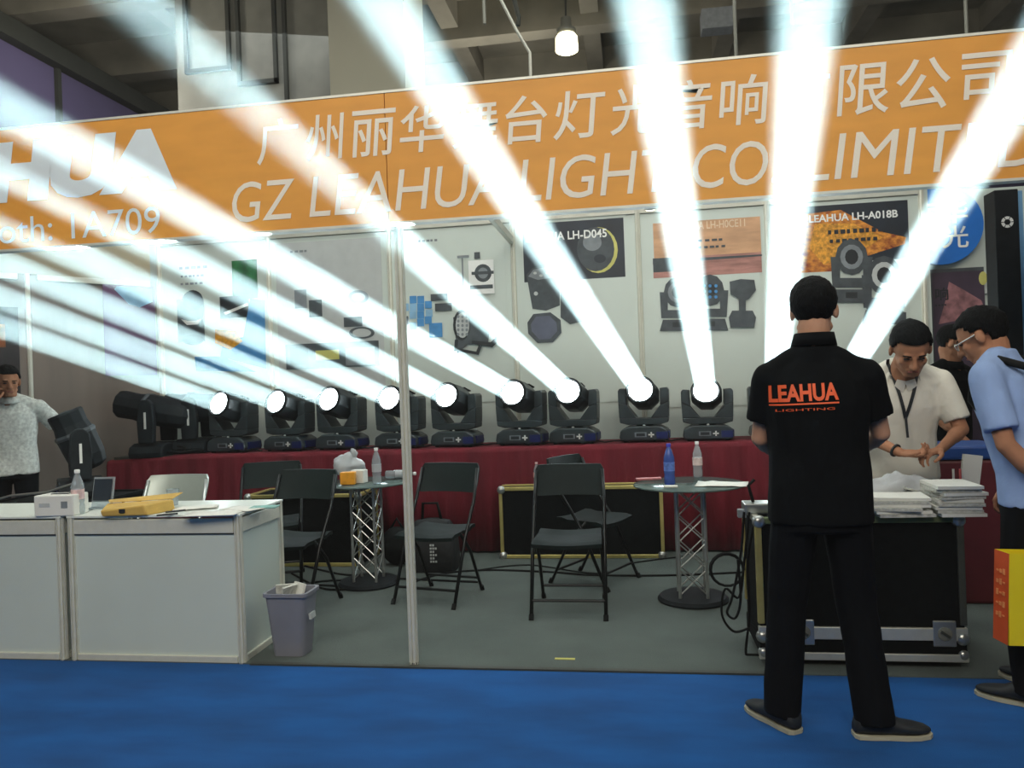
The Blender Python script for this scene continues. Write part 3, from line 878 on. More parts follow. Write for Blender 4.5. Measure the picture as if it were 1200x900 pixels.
# small flight case on the left that carries the big tilted head
def flight_case(name, x0, x1, y0, y1, z0, z1, label, edge=M_BRASS, corners=True, balls=M_STEEL):
    t = thing(name, label, 'flight case', ((x0 + x1) / 2, (y0 + y1) / 2, z0))
    MB().bb(x0 + .012, x1 - .012, y0 + .012, y1 - .012, z0 + .012, z1 - .012).build('body', M_CASE, t)
    e = .028
    for (a, b) in ((x0, x0 + e), (x1 - e, x1)):
        MB().bb(a, b, y0, y0 + e, z0, z1).build('edge_trim', edge, t, bevel=.004)
        MB().bb(a, b, y1 - e, y1, z0, z1).build('edge_trim', edge, t, bevel=.004)
        MB().bb(a, b, y0, y1, z1 - e, z1).build('edge_trim', edge, t, bevel=.004)
    for (a, b) in ((z0, z0 + e), (z1 - e, z1)):
        MB().bb(x0, x1, y0 - .001, y0 + e, a, b).build('edge_trim', edge, t, bevel=.004)
        MB().bb(x0, x1, y1 - e, y1 + .001, a, b).build('edge_trim', edge, t, bevel=.004)
    if corners:
        for a in (x0 + .02, x1 - .02):
            for b in (z0 + .02, z1 - .02):
                MB().ball((a, y0 + .01, b), (.034, .03, .034), n=12, m=8).build('ball_corner', balls, t, smooth=True)
    return t

flight_case('flight_case', -4.35, -3.55, 4.62, 5.22, .005, .70, 'low black case under the tilted moving head behind the white counter', M_CASE, balls=M_CASE)
MBc = MB(); MBc.bb(-4.2, -3.72, 4.60, 4.622, .60, .67); o = MBc.build('blue_strap', M_BLUEP, None); tag(o, 'dark blue strap across the low case behind the water bottle', 'strap')
big_unlit((-3.86, 4.92, .704), R(-50), R(68), 'large unlit black moving head tilted upward beside the man in the speckled shirt', .84)

# ------------------------------------------------------------------ white counters
def counter(x0, x1, label):
    y0, y1, h = 3.66, 4.16, .75
    t = thing('counter', label, 'counter', ((x0 + x1) / 2, (y0 + y1) / 2, 0), 'white reception counters')
    for x in (x0 + .02, x1 - .02):
        for y in (y0 + .02, y1 - .02):
            m = MB()
            for k in range(8):
                a = 2 * PI * (k + .5) / 8
                m.box((x + .0165 * math.cos(a), y + .0165 * math.sin(a), h / 2), (.0105, .009, h), Matrix.Rotation(a + PI / 2, 3, 'Z'))
            m.cyl((x, y, 0), (x, y, h - .002), .013, n=8, mi=1)
            m.build('post', [M_ALU2, M_GROOVE], t)
    MB().bb(x0 + .04, x1 - .04, y0 + .016, y0 + .022, .03, h - .08).build('front_panel', M_PANEL, t)
    MB().bb(x0 + .04, x1 - .04, y0 + .004, y0 + .036, .0, .035).build('rail', M_ALU2, t, bevel=.003)
    MB().bb(x0 + .04, x1 - .04, y0 + .004, y0 + .036, h - .085, h - .01).build('rail', M_ALU2, t, bevel=.003)
    MB().bb(x0 + .04, x1 - .04, y0 + .010, y0 + .030, h - .092, h - .085).build('seam_shadow', M_GROOVE, t)
    for x in (x0 + .02, x1 - .02):
        MB().bb(x - .003, x + .003, y0 + .04, y1 - .04, .03, h - .08).build('side_panel', M_PANEL, t)
        MB().bb(x - .016, x + .016, y0 + .04, y1 - .04, h - .085, h - .01).build('rail', M_ALU2, t, bevel=.003)
        MB().bb(x - .016, x + .016, y0 + .04, y1 - .04, 0, .035).build('rail', M_ALU2, t, bevel=.003)
    MB().bb(x0 + .001, x1 - .001, y0 + .001, y1 - .001, h, h + .012).build('worktop', mat('worktop_white', (226, 232, 224), .35, var=.03), t, bevel=.002)
    return t

counter(-2.965, -1.985, 'white counter with the kraft packet and papers on top, beside the grey bin')
counter(-3.975, -2.995, 'white counter at the frame edge, under the white tissue box')
CT = .7625
# things on the counters
def on_counter(u, v): return P(u, v, Z=CT)
c = on_counter(63, 605) + Vector((0, .06, 0))
t = thing('tissue_box', 'white cardboard tissue box with a black slot on the left counter', 'box', c)
rb = Matrix.Rotation(R(4), 3, 'Z')
MB().box(c + Vector((0, 0, .055)), (.22, .13, .11), rb).build('carton', M_PAPER, t, bevel=.006)
MB().box(c + Vector((0, 0, .112)), (.10, .03, .003), rb).build('slot', M_INK, t)
MB().box(c + rb @ Vector((.06, -.066, .06)), (.035, .002, .035), rb).build('printed_mark', M_MGREY, t)
MB().box(c + rb @ Vector((-.05, -.066, .06)), (.06, .002, .02), rb).build('printed_mark', M_LGREY, t)


def bottle(base, h, r, body, cap, label, band=M_PWHITE, liquid=None, lying=None, group=None):
    t = thing('water_bottle', label, 'bottle', base, group)
    ax = Vector((0, 0, 1)) if lying is None else Vector(lying).normalized()
    b = Vector(base) + (Vector((0, 0, r)) if lying is not None else Vector((0, 0, 0)))
    k = h / .25
    MB().lathe(b, [(r * .85, 0), (r, .01 * k), (r, .05 * k), (r * .92, .06 * k), (r, .075 * k), (r, .15 * k), (r * .95, .17 * k), (r * .5, .215 * k), (r * .36, .225 * k), (r * .36, .232 * k)], 18, ax).build('body', body, t, smooth=True)
    MB().lathe(b + ax * .232 * k, [(r * .42, 0), (r * .44, .015 * k), (r * .38, .02 * k)], 14, ax).build('cap', cap, t, smooth='auto')
    MB().lathe(b + ax * .085 * k, [(r * 1.015, 0), (r * 1.015, .055 * k)], 18, ax).build('label_band', band, t, smooth='auto')
    return t

bottle(on_counter(92, 602), .235, .032, M_PET, M_PWHITE, 'clear water bottle with a white cap on the counter beside the tissue box', mat('label_redwhite', (220, 190, 190), .5, var=.4, scale=40))
c = on_counter(119, 595)
t = thing('leaflet_holder', 'clear acrylic leaflet holder standing on the counter behind the kraft packet', 'holder', c)
MB().box(c + Vector((0, .02, .085)), (.13, .004, .17), Matrix.Rotation(R(-12), 3, 'X')).build('plate', M_PET, t)
MB().box(c + Vector((0, -.01, .002)), (.13, .08, .004)).build('foot', M_PET, t)
MB().box(c + Vector((0, .013, .10)), (.11, .002, .12), Matrix.Rotation(R(-12), 3, 'X')).build('card', M_PNAVY, t)
MB().box(c + Vector((0, .010, .085)), (.08, .002, .06), Matrix.Rotation(R(-12), 3, 'X')).build('printed_mark', M_LGREY, t)
c = on_counter(155, 603)
t = thing('kraft_packet', 'open yellow-brown kraft packet lying on the white counter', 'packet', c)
rk = Matrix.Rotation(R(12), 3, 'Z')
m = MB(); q8 = []
for x, y, z in ((-.14, -.03, 0), (.1, -.06, 0), (.19, .09, 0), (-.17, .12, 0), (-.15, -.03, .03), (.08, -.06, .055), (.18, .09, .06), (-.18, .12, .05)):
    q8.append(c + rk @ Vector((x, y, z)))
m.add(q8, [(3, 2, 1, 0), (4, 5, 6, 7), (0, 1, 5, 4), (1, 2, 6, 5), (2, 3, 7, 6), (3, 0, 4, 7)])
m.build('packet_body', M_KRAFT, t, bevel=.008)
m = MB(); m.add([c + rk @ Vector(a) for a in ((-.16, .10, .056), (.17, .10, .062), (.2, .17, .085), (-.2, .18, .06))], [(0, 1, 2, 3)])
f_ = m.build('flap', M_KRAFT, t); f_.modifiers.new('s', 'SOLIDIFY').thickness = .003
MB().box(c + rk @ Vector((-.03, -.051, .028)), (.03, .003, .02), rk).build('printed_mark', M_INK, t)
for u, v, a, nm in ((196, 604, 35, 'black'), (206, 600, 42, 'dark')):
    c = on_counter(u, v); r_ = Matrix.Rotation(R(a), 3, 'Z')
    tag(MB().cyl(c + r_ @ Vector((-.05, 0, .005)), c + r_ @ Vector((.05, 0, .005)), .0045, n=8).build('pen', M_INK), '%s pen lying on the counter right of the kraft packet%s' % (nm, '' if nm == 'black' else ', nearer the papers'), 'pen', 'pens on the counter')
for i, (u, v, a, s, lab) in enumerate(((250, 602, 6, .2, 'white paper sheet lying on the counter, nearest the front corner'), (285, 597, -20, .16, 'crumpled white sheet lying behind on the counter corner'), (230, 596, 25, .16, 'white sheet half under the others on the counter'))):
    c = on_counter(u, v); r_ = Matrix.Rotation(R(a), 3, 'Z')
    m = MB(); vs = []
    for ix in range(7):
        for iy in range(5):
            x = (ix / 6 - .5) * s * 1.4; y = (iy / 4 - .5) * s * .8
            vs.append(c + r_ @ Vector((x, y, .003 + i * .002 + .006 * abs(noise.noise(Vector((x * 14, y * 14, i)))))))
    m.add(vs, [[a_ * 5 + b_, (a_ + 1) * 5 + b_, (a_ + 1) * 5 + b_ + 1, a_ * 5 + b_ + 1] for a_ in range(6) for b_ in range(4)])
    o = m.build('paper_sheet', M_PAPER, smooth=True); tag(o, lab, 'paper', 'papers on the counter'); o.modifiers.new('s', 'SOLIDIFY').thickness = .0015
c = on_counter(203, 592)
tag(MB().lathe(c, [(.026, 0), (.034, .085), (.035, .09)], 18).build('plastic_cup', M_PET, smooth='auto'), 'clear plastic cup standing behind the pens on the counter', 'cup')
c = on_counter(310, 595)
tag(MB().box(c + Vector((0, 0, .004)), (.14, .09, .006), Matrix.Rotation(R(10), 3, 'Z')).build('booklet', mat('teal_print', (120, 170, 160), .6)), 'pale teal booklet at the counter corner above the bin', 'booklet')
m = MB(); a = P(-20, 590, Y=4.5); b = P(88, 566, Y=4.56)
m.tube([a, a.lerp(b, .3) + Vector((0, 0, .01)), a.lerp(b, .7) + Vector((0, 0, -.02)), b], .008, 8)
tag(m.build('grey_cable', M_STEEL), 'thin grey cable rising behind the left counter towards the water bottle', 'cable')

# bin
bc = Vector((-1.80, 3.83, .005))
t = thing('waste_bin', 'grey-violet plastic waste bin full of paper beside the white counter', 'bin', bc)
def rr_ring(c, hx, hy, z, n=6, r=.03):
    out = []
    for (sx, sy, a0) in ((1, 1, 0), (-1, 1, 90), (-1, -1, 180), (1, -1, 270)):
        for k in range(n):
            a = R(a0 + 90 * k / (n - 1))
            out.append(c + Vector((sx * (hx - r) + r * math.cos(a), sy * (hy - r) + r * math.sin(a), z)))
    return out
m = MB(); m.loft([rr_ring(bc, .085, .065, 0), rr_ring(bc, .112, .09, .31), rr_ring(bc, .122, .10, .312), rr_ring(bc, .122, .10, .33), rr_ring(bc, .108, .086, .33), rr_ring(bc, .10, .08, .25)], True)
m.build('bucket', M_BINP, t, smooth='auto')
MB().box(bc + Vector((.115, -.01, .2)), (.012, .06, .03), Matrix.Rotation(R(-6), 3, 'Y')).build('sticker', M_LGREY, t)
for i, (x, y, a, b_) in enumerate(((-.03, .0, 20, 12), (.03, .02, -35, -18), (-.005, -.03, 70, 20))):
    o = MB().box(bc + Vector((x, y, .315)), (.10, .012, .09), Matrix.Rotation(R(a), 3, 'Z') @ Matrix.Rotation(R(b_), 3, 'X')).build('crumpled_paper', M_PAPER2 if i % 2 == 0 else M_PAPER)
    tag(o, ['folded newsprint sticking out of the grey bin', 'white paper in the grey bin, towards its right rim', 'newsprint scrap in front in the grey bin'][i], 'paper', 'papers in the bin')

# ------------------------------------------------------------------ folding chairs (face -Y)
def make_chair(plastic, tube, name='folding_chair'):
    t = thing(name, '', 'chair', (0, 0, 0))
    W = .215
    for s_ in (-1, 1):
        x = s_ * W
        MB().tube([(x, -.235, .0), (x, -.05, .40), (x, .10, .62), (x * .96, .185, .82)], .0115).build('leg', tube, t, smooth=True)
        MB().tube([(x * .9, .22, .0), (x * .9, .06, .30), (x * .9, -.08, .44)], .0105).build('leg', tube, t, smooth=True)
        MB().cyl((x, -.245, 0), (x, -.228, .03), .015, n=8).build('foot_cap', M_RUBBER, t)
        MB().cyl((x * .9, .228, 0), (x * .9, .212, .03), .015, n=8).build('foot_cap', M_RUBBER, t)
    MB().cyl((-W, -.19, .10), (W, -.19, .10), .009, n=8).build('crossbar', tube, t)
    MB().cyl((-W * .9, .17, .095), (W * .9, .17, .095), .009, n=8).build('crossbar', tube, t)
    m = MB(); g = []
    nx_, ny_ = 10, 8
    for lay in (0, 1):
        for i in range(nx_ + 1):
            for j in range(ny_ + 1):
                x = (i / nx_ - .5) * .41 * (1 - .08 * (j / ny_)); y = -.21 + j / ny_ * .37
                zz = .445 + .012 * math.cos(PI * (i / nx_ - .5)) * -1 + (.012 if j > 6 else 0) - .012 * (j == 0) - lay * .022
                g.append((x, y, zz))
    m.v = [Vector(a) for a in g]
    n1 = (nx_ + 1) * (ny_ + 1); st = ny_ + 1
    def q_(i, j, l): return l * n1 + i * st + j
    for i in range(nx_):
        for j in range(ny_):
            m.f.append([q_(i, j, 0), q_(i + 1, j, 0), q_(i + 1, j + 1, 0), q_(i, j + 1, 0)]); m.f.append([q_(i, j, 1), q_(i, j + 1, 1), q_(i + 1, j + 1, 1), q_(i + 1, j, 1)])
    for i in range(nx_):
        m.f.append([q_(i, 0, 0), q_(i, 0, 1), q_(i + 1, 0, 1), q_(i + 1, 0, 0)]); m.f.append([q_(i, ny_, 0), q_(i + 1, ny_, 0), q_(i + 1, ny_, 1), q_(i, ny_, 1)])
    for j in range(ny_):
        m.f.append([q_(0, j, 0), q_(0, j + 1, 0), q_(0, j + 1, 1), q_(0, j, 1)]); m.f.append([q_(nx_, j, 0), q_(nx_, j, 1), q_(nx_, j + 1, 1), q_(nx_, j + 1, 0)])
    m.m = [0] * len(m.f)
    m.build('seat', plastic, t, smooth='auto')
    m = MB(); rings = []
    for j in range(9):
        f = j / 8; z = .665 + f * .185; y0 = .125 + f * .075
        hw = .218 - .02 * (abs(f - .5) * 2) ** 4
        fr = [Vector((hw * (k / 8 * 2 - 1), y0 + .035 * (1 - (k / 8 * 2 - 1) ** 2), z)) for k in range(9)]
        bk = [Vector((hw * (k / 8 * 2 - 1), y0 + .018 + .035 * (1 - (k / 8 * 2 - 1) ** 2), z)) for k in range(8, -1, -1)]
        rings.append(fr + bk)
    m.loft(rings); m.build('backrest', plastic, t, smooth='auto')
    return t


ch0 = make_chair(M_GREENP, M_TUBE)
ch0.location = (-.40, 4.66, .004); ch0['label'] = 'black folding chair in front of the gold-edged flight case, nearest the aisle'; ch0['group'] = 'black folding chairs'
GC = 'black folding chairs'
dup(ch0, (-.30, 5.32, .004), R(62), 'black folding chair turned sideways directly in front of the flight case, behind the nearest chair', GC)
dup(ch0, (-1.27, 4.90, .004), R(-14), 'black folding chair right of the white post, before the red cloth', GC)
dup(ch0, (-2.16, 4.66, .004), R(-8), 'black folding chair behind the end of the white counter', GC)
dup(ch0, (-2.62, 5.28, .004), R(20), 'black folding chair furthest back behind the counter, beside the truss table', GC)
gch = make_chair(M_GREYCH, M_STEEL)
gch.location = (-2.97, 4.50, .004); gch['label'] = 'pale grey steel folding chair behind the white counter'

# ------------------------------------------------------------------ truss tables
def truss_table(c, r, label, glass):
    c = Vector(c)
    t = thing('truss_table', label, 'table', c, 'round truss tables')
    MB().lathe(c, [(.21, 0), (.215, .012), (.2, .03), (.03, .034)], 36).build('base_plate', M_BLACKP, t, smooth='auto')
    cr = [c + Vector((.115 * math.cos(a), .115 * math.sin(a), 0)) for a in (R(45), R(135), R(225), R(315))]
    for p_ in cr:
        MB().cyl(p_ + Vector((0, 0, .03)), p_ + Vector((0, 0, .70)), .0105, n=10).build('truss_pole', M_STEEL, t)
    for i in range(4):
        a, b = cr[i], cr[(i + 1) % 4]
        m = MB(); z = .05; k = i % 2
        for s_ in range(4):
            p0, p1 = (a, b) if (s_ + k) % 2 == 0 else (b, a)
            m.cyl(p0 + Vector((0, 0, z)), p1 + Vector((0, 0, z + .155)), .0045, n=6)
            m.cyl(p1 + Vector((0, 0, z)), p0 + Vector((0, 0, z + .155)), .0045, n=6)
            z += .16
        m.build('truss_bracing', M_STEEL, t)
    MB().lathe(c + Vector((0, 0, .70)), [(.14, 0), (.14, .006)], 24).build('top_plate', M_STEEL, t)
    MB().lathe(c + Vector((0, 0, .706)), [(r - .004, 0), (r, .003), (r, .009), (r - .004, .012)], 48).build('glass_top', glass, t, smooth='auto')
    return t

tr = Vector((.335, 4.86, .004)); tl = Vector((-1.87, 5.22, .004))
truss_table(tr, .34, 'round glass-topped truss table with bottles and a white sheet, beside the big flight case', M_TGLASS)
truss_table(tl, .32, 'round glass-topped truss table with a plastic bag, behind the white post', M_TGLASS)
TT = .723
bottle(P(785, 568, Z=TT), .25, .033, M_PETB, mat('blue_cap', (70, 70, 190), .4), 'blue plastic water bottle on the right round table', mat('label_blue', (90, 120, 190), .5, var=.4, scale=40))
bottle(P(818, 559, Z=TT), .23, .031, M_PET, M_PWHITE, 'clear white-capped water bottle right of the blue one on the glass table', mat('label_white2', (220, 200, 195), .5, var=.3, scale=40))
c = P(846, 568, Z=TT)
m = MB(); vs = []
for ix in range(8):
    for iy in range(6):
        x = (ix / 7 - .5) * .30; y = (iy / 5 - .5) * .21
        vs.append(c + Matrix.Rotation(R(-10), 3, 'Z') @ Vector((x, y, .004 + .012 * abs(noise.noise(Vector((x * 9, y * 9, 3)))))))
m.add(vs, [[a_ * 6 + b_, (a_ + 1) * 6 + b_, (a_ + 1) * 6 + b_ + 1, a_ * 6 + b_ + 1] for a_ in range(7) for b_ in range(5)])
o = m.build('paper_sheet', M_PAPER, smooth=True); tag(o, 'large white sheet lying at the edge of the right glass table', 'paper'); o.modifiers.new('s', 'SOLIDIFY').thickness = .0015
tag(MB().box(P(760, 562, Z=TT) + Vector((0, 0, .006)), (.16, .05, .01), Matrix.Rotation(R(8), 3, 'Z')).build('leaflet', mat('pink_print', (196, 120, 120), .6, var=.3, scale=30)), 'small pinkish leaflet on the far left of the right glass table', 'leaflet')
tag(MB().box(P(786, 571, Z=TT) + Vector((0, 0, .006)), (.08, .05, .008)).build('card', M_PAPER), 'small white card in front of the blue bottle', 'card')
# left table load
c = P(408, 560, Z=TT)
m = MB()
m.ball(c + Vector((0, 0, .085)), (.115, .085, .085), n=26, m=16)
for v in m.v:
    n_ = noise.noise(v * 14) * .045 + noise.noise(v * 40) * .015
    dvec = (v - c - Vector((0, 0, .085))).normalized(); v += dvec * n_
    v.z = max(v.z, c.z + .004)
t = thing('plastic_bag', 'crumpled translucent plastic bag on the left round table', 'bag', c)
m.build('film', M_PETW, t, smooth=True)
m = MB(); m.ball(c + Vector((.05, 0, .18)), (.03, .02, .035), n=12, m=8)
for v in m.v: v += Vector((noise.noise(v * 50), 0, noise.noise(v * 43))) * .02
m.build('knot', M_PETW, t, smooth=True)
c2 = P(405, 568, Z=TT)
tag(MB().box(c2 + Vector((.02, 0, .045)), (.10, .06, .085), Matrix.Rotation(R(8), 3, 'Z')).build('juice_carton', [mat('orange_carton', (236, 160, 40), .5, var=.15, scale=20)], bevel=.004), 'small orange carton in front of the plastic bag on the glass table', 'carton')
c3 = P(420, 566, Z=TT)
tag(MB().box(c3 + Vector((0, .02, .045)), (.10, .07, .09), Matrix.Rotation(R(-8), 3, 'Z')).build('tissue_pack', M_PAPER, bevel=.004), 'white paper box beside the orange carton on the glass table', 'box')
bottle(P(442, 567, Z=TT), .245, .032, M_PET, M_PWHITE, 'clear water bottle standing on the left glass table beside the post', M_PETW)
bottle(P(452, 561, Z=TT), .22, .030, M_PET, M_PWHITE, 'clear water bottle lying on its side behind the white post', M_PETW, lying=(1, .12, 0))
tag(MB().box(P(408, 573, Z=TT - .016) + Vector((0, -.02, 0)), (.08, .04, .006)).build('lighter_pack', M_PYEL), 'small yellow packet lying under the glass top of left round table', 'packet')

# ------------------------------------------------------------------ flight case behind the chairs, bottle on it
flight_case('flight_case', -1.055, .215, 5.98, 6.17, .006, .565, 'long black flight case with gold edges standing on its side before the red cloth')
bottle(Vector((-.76, 6.08, .567)), .18, .026, M_PET, mat('pink_cap', (240, 205, 200), .4), 'small clear bottle with a pink-white cap on the gold-edged flight case', mat('label_pink', (200, 150, 140), .5, var=.3, scale=40))
flight_case('flight_case', -3.05, -2.10, 5.72, 6.15, .006, .57, 'black flight case behind the chairs at the counter end', M_BRASS)

# bags and floor cables
c = Vector((-1.50, 5.62, .004))
t = thing('black_bag', 'black shoulder bag with pale lettering on the floor under the right chair', 'bag', c)
m = MB(); m.loft([rr_ring(c, .17, .09, 0), rr_ring(c, .185, .105, .06), rr_ring(c, .175, .09, .28), rr_ring(c, .13, .05, .37), rr_ring(c, .05, .02, .39)])
m.build('body', mat('black_nylon', (22, 24, 26), .7, bump=.5, bscale=15), t, smooth='auto')
m = MB()
for iz in range(6):
    for ix in range(3 - iz % 2):
        m.bb(c.x + ix * .019, c.x + ix * .019 + .013, c.y - .112, c.y - .106, c.z + .08 + iz * .024, c.z + .094 + iz * .024)
m.v = [v - Vector((0, 0, 0)) for v in m.v]
m.build('print', M_LGREY, t)
MB().tube([c + Vector((-.08, 0, .36)), c + Vector((-.07, 0, .5)), c + Vector((.04, 0, .5)), c + Vector((.07, 0, .36))], .012).build('strap', M_RUBBER, t, smooth=True)
c = Vector((-1.83, 5.78, .004))
t = thing('black_pouch', 'rounded black pouch on the floor between the truss table and the white post', 'bag', c)
m = MB(); m.ball(c + Vector((0, 0, .15)), (.13, .09, .15), n=18, m=12); m.build('body', M_RUBBER, t, smooth=True)
MB().tube([c + Vector((-.05, 0, .28)), c + Vector((0, 0, .36)), c + Vector((.05, 0, .28))], .01).build('strap', M_RUBBER, t, smooth=True)

def floor_cable(pts, label, r=.007, z=.011):
    out = []
    n = len(pts)
    P_ = [P(u, v, Z=z) for u, v in pts]
    P_ = [P_[0]] + P_ + [P_[-1]]
    for i in range(1, len(P_) - 2):
        for k in range(6):
            t_ = k / 6
            a, b, c_, d_ = P_[i - 1], P_[i], P_[i + 1], P_[i + 2]
            out.append(.5 * ((2 * b) + (c_ - a) * t_ + (2 * a - 5 * b + 4 * c_ - d_) * t_ * t_ + (3 * b - a - 3 * c_ + d_) * t_ ** 3))
    out.append(P_[-1])
    return tag(MB().tube(out, r, 6).build('floor_cable', M_RUBBER), label, 'cable', 'black cables on the grey carpet')
floor_cable([(342, 672), (380, 690), (420, 688), (400, 680), (360, 684), (345, 695)], 'black cable looped on the floor beside the counter end')
floor_cable([(345, 660), (395, 672), (440, 676), (470, 678), (560, 682)], 'black cable running from the counter past the truss table base')
floor_cable([(484, 682), (520, 672), (570, 668), (640, 670), (700, 674), (790, 674), (880, 670)], 'long black cable crossing the floor under the middle chairs')
floor_cable([(560, 668), (620, 662), (700, 672), (740, 660), (800, 652)], 'thin black cable lying near the gold-edged flight case', .005)

# ------------------------------------------------------------------ big flight case at the right
x0, x1, y0, y1, z0, z1 = .555, 1.47, 3.76, 4.20, .13, .70
t = thing('road_case', 'large black wheeled road case with aluminium edges serving as a counter at the right', 'flight case', ((x0 + x1) / 2, (y0 + y1) / 2, 0))
MB().bb(x0 + .01, x1 - .01, y0 + .01, y1 - .01, z0, z1 - .01).build('body', M_CASE, t)
for a in (x0, x1 - .03):
    MB().bb(a, a + .03, y0, y0 + .03, z0 + .07, z1).build('edge_trim', M_BRASS if a == x0 else M_GROOVE, t, bevel=.004)
    MB().bb(a, a + .03, y1 - .03, y1, z0 + .07, z1).build('edge_trim', M_BRASS, t, bevel=.004)
    MB().bb(a, a + .03, y0, y1, z1 - .03, z1 + .001).build('edge_trim', M_ALU, t, bevel=.004)
MB().bb(x0, x1, y0 - .002, y0 + .03, z1 - .03, z1).build('edge_trim', mat('olive_edge', (110, 122, 84), .5, .3), t, bevel=.004)
MB().bb(x0, x1, y0 - .004, y0 + .02, z0 + .002, z0 + .060).build('lid_rail', M_ALU, t, bevel=.003)
MB().bb(x0, x1, y0 - .004, y0 + .02, z0 - .095, z0 - .060).build('lid_rail', M_ALU, t, bevel=.003)
MB().bb(x0 + .005, x1 - .005, y0 + .005, y1 - .005, z0 - .075, z0).build('base_tray', M_CASE, t)
for x in (x0 + .02, x1 - .02):
    for z in (z0 + .01, z1 - .02):
        MB().ball((x, y0 + .012, z), (.032, .028, .032), n=12, m=8).build('ball_corner', M_STEEL, t, smooth=True)
    MB().ball((x, y0 + .012, z0 - .065), (.026, .024, .026), n=12, m=8).build('ball_corner', M_STEEL, t, smooth=True)
for x in (x0 + .12, x1 - .12):
    for y in (y0 + .09, y1 - .09):
        m = MB(); m.cyl((x - .02, y, .034), (x + .02, y, .034), .033, n=18)
        cs = m.build('caster', M_RUBBER, t, smooth='auto')
        MB().bb(x - .03, x + .03, y - .03, y + .03, .045, z0 - .07).build('caster_fork', M_STEEL, cs)
for z, zz in ((z0 + .02, .05),):
    for x in (x1 - .1, x0 + .2):
        m = MB(); m.bb(x - .05, x + .05, y0 - .006, y0 + .005, z - .045, z + .075)
        lt = m.build('latch', M_STEEL, t, bevel=.006)
        MB().lathe((x, y0 - .004, z + .015), [(.03, 0), (.032, -.006), (.02, -.008)], 16, (0, 1, 0)).build('latch_dish', M_DUCT, lt)
        MB().box((x, y0 - .014, z + .015), (.045, .006, .012), Matrix.Rotation(R(35), 3, 'Y')).build('latch_key', M_GROOVE, lt)
# brochures on it
def booklet(c, w_, d_, th, rz, mt, label, group, k=0):
    o = bpy.data.objects.new('brochure', None)
    m = MB(); m.box(Vector(c) + Vector((0, 0, th / 2)), (w_, d_, th), Matrix.Rotation(rz, 3, 'Z'))
    o = m.build('brochure', mt)
    return tag(o, label, 'brochure', group)
zz = z1 + .002
cN = P(1124, 606, Z=z1) + Vector((.02, .12, 0))
lv = ['lowest', 'second', 'third', 'fourth', 'fifth', 'sixth', 'seventh', 'eighth', 'topmost']
for i in range(9):
    booklet((cN.x + random.uniform(-.012, .012), cN.y + random.uniform(-.01, .01), zz + i * .0155), .19, .25, .014, R(random.uniform(-5, 5)), [M_PAPER, M_PAPER2][i % 2], '%s brochure of the neat pile near the blue-shirted man' % lv[i], 'neat pile of brochures on the road case')
cN = P(1058, 607, Z=z1) + Vector((0, .11, 0))
for i in range(6):
    booklet((cN.x + random.uniform(-.03, .03), cN.y + random.uniform(-.02, .02), zz + i * .0145), .24, .2, .013, R(random.uniform(-14, 14)), [M_PAPER2, M_PAPER][i % 2], '%s brochure of the untidy pile beside the black-shirted man' % (lv[i] if i < 5 else 'topmost'), 'untidy pile of brochures on the road case')
cN = P(1022, 604, Z=z1) + Vector((.0, .10, 0))
for i in range(3):
    booklet((cN.x - .01 * i, cN.y + .01 * i, zz + i * .022), .14, .19, .02, R(20 - 16 * i), [M_PAPER, M_PAPER2, M_PAPER][i], '%s folded brochure half hidden behind the black shirt' % ['lowest', 'middle', 'topmost'][i], 'folded brochures beside the untidy pile')
# adapter and strip on the left of the case lid
t = thing('power_adapter', 'silver power adapter with plug on the left end of the road case', 'adapter', (x0 + .03, 3.9, z1))
MB().bb(x0 - .03, x0 + .10, 3.86, 3.98, z1 + .002, z1 + .05).build('housing', M_STEEL, t, bevel=.006)
MB().bb(x0 - .06, x0 - .02, 3.87, 3.91, z1 - .02, z1 + .02).build('plug', M_MGREY, t, bevel=.004)
MB().tube([(x0 + .02, 3.92, z1 + .05), (x0 + .0, 3.92, z1 + .13), (x0 + .03, 3.92, z1 + .16)], .008).build('stub', M_RUBBER, t, smooth=True)
# cable coils hanging at the case's left
def coil(cx, cy, cz, rx, rz_, n, label, squash=0):
    pts = []
    for i in range(n * 18 + 1):
        a = i / 18 * 2 * PI
        pts.append((cx + rx * math.cos(a) * (1 - .03 * (i // 18)), cy + .012 * math.sin(a * .37) + .004 * (i // 18), cz + rz_ * math.sin(a) * (1 - .05 * (i // 18))))
    return tag(MB().tube(pts, .007, 6).build('cable_coil', M_RUBBER), label, 'cable', 'cables hanging beside the road case')
coil(P(852, 665, Y=4.1).x, 4.1, P(852, 668, Y=4.1).z, .085, .085, 2, 'round black cable coil hanging beside the round table pole')
t0 = P(886, 610, Y=3.85)
for i, (pts, lab) in enumerate(((((872, 600), (868, 650), (858, 700), (852, 718), (862, 724), (868, 700), (864, 650)), 'black cable loop hanging just left of the road case'),
                                (((878, 600), (872, 660), (866, 700), (850, 690), (846, 720), (860, 740), (880, 735)), 'long black cable loop drooping towards the carpet by the road case'),
                                (((884, 612), (876, 660), (878, 720), (874, 765), (882, 776), (896, 774)), 'black cable running down the edge of the road case to the carpet'))):
    m = MB(); pp = [P(u, v, Y=3.80 + .03 * i) for u, v in pts]
    out = []
    pp = [pp[0]] + pp + [pp[-1]]
    for k in range(1, len(pp) - 2):
        for j in range(6):
            t_ = j / 6; a, b, c_, d_ = pp[k - 1], pp[k], pp[k + 1], pp[k + 2]
            out.append(.5 * ((2 * b) + (c_ - a) * t_ + (2 * a - 5 * b + 4 * c_ - d_) * t_ * t_ + (3 * b - a - 3 * c_ + d_) * t_ ** 3))
    out = [Vector((o_.x, o_.y, max(o_.z, .02))) for o_ in out]
    m.tube(out, .006, 6)
    tag(m.build('hanging_cable', M_RUBBER), lab, 'cable', 'cables hanging beside the road case')
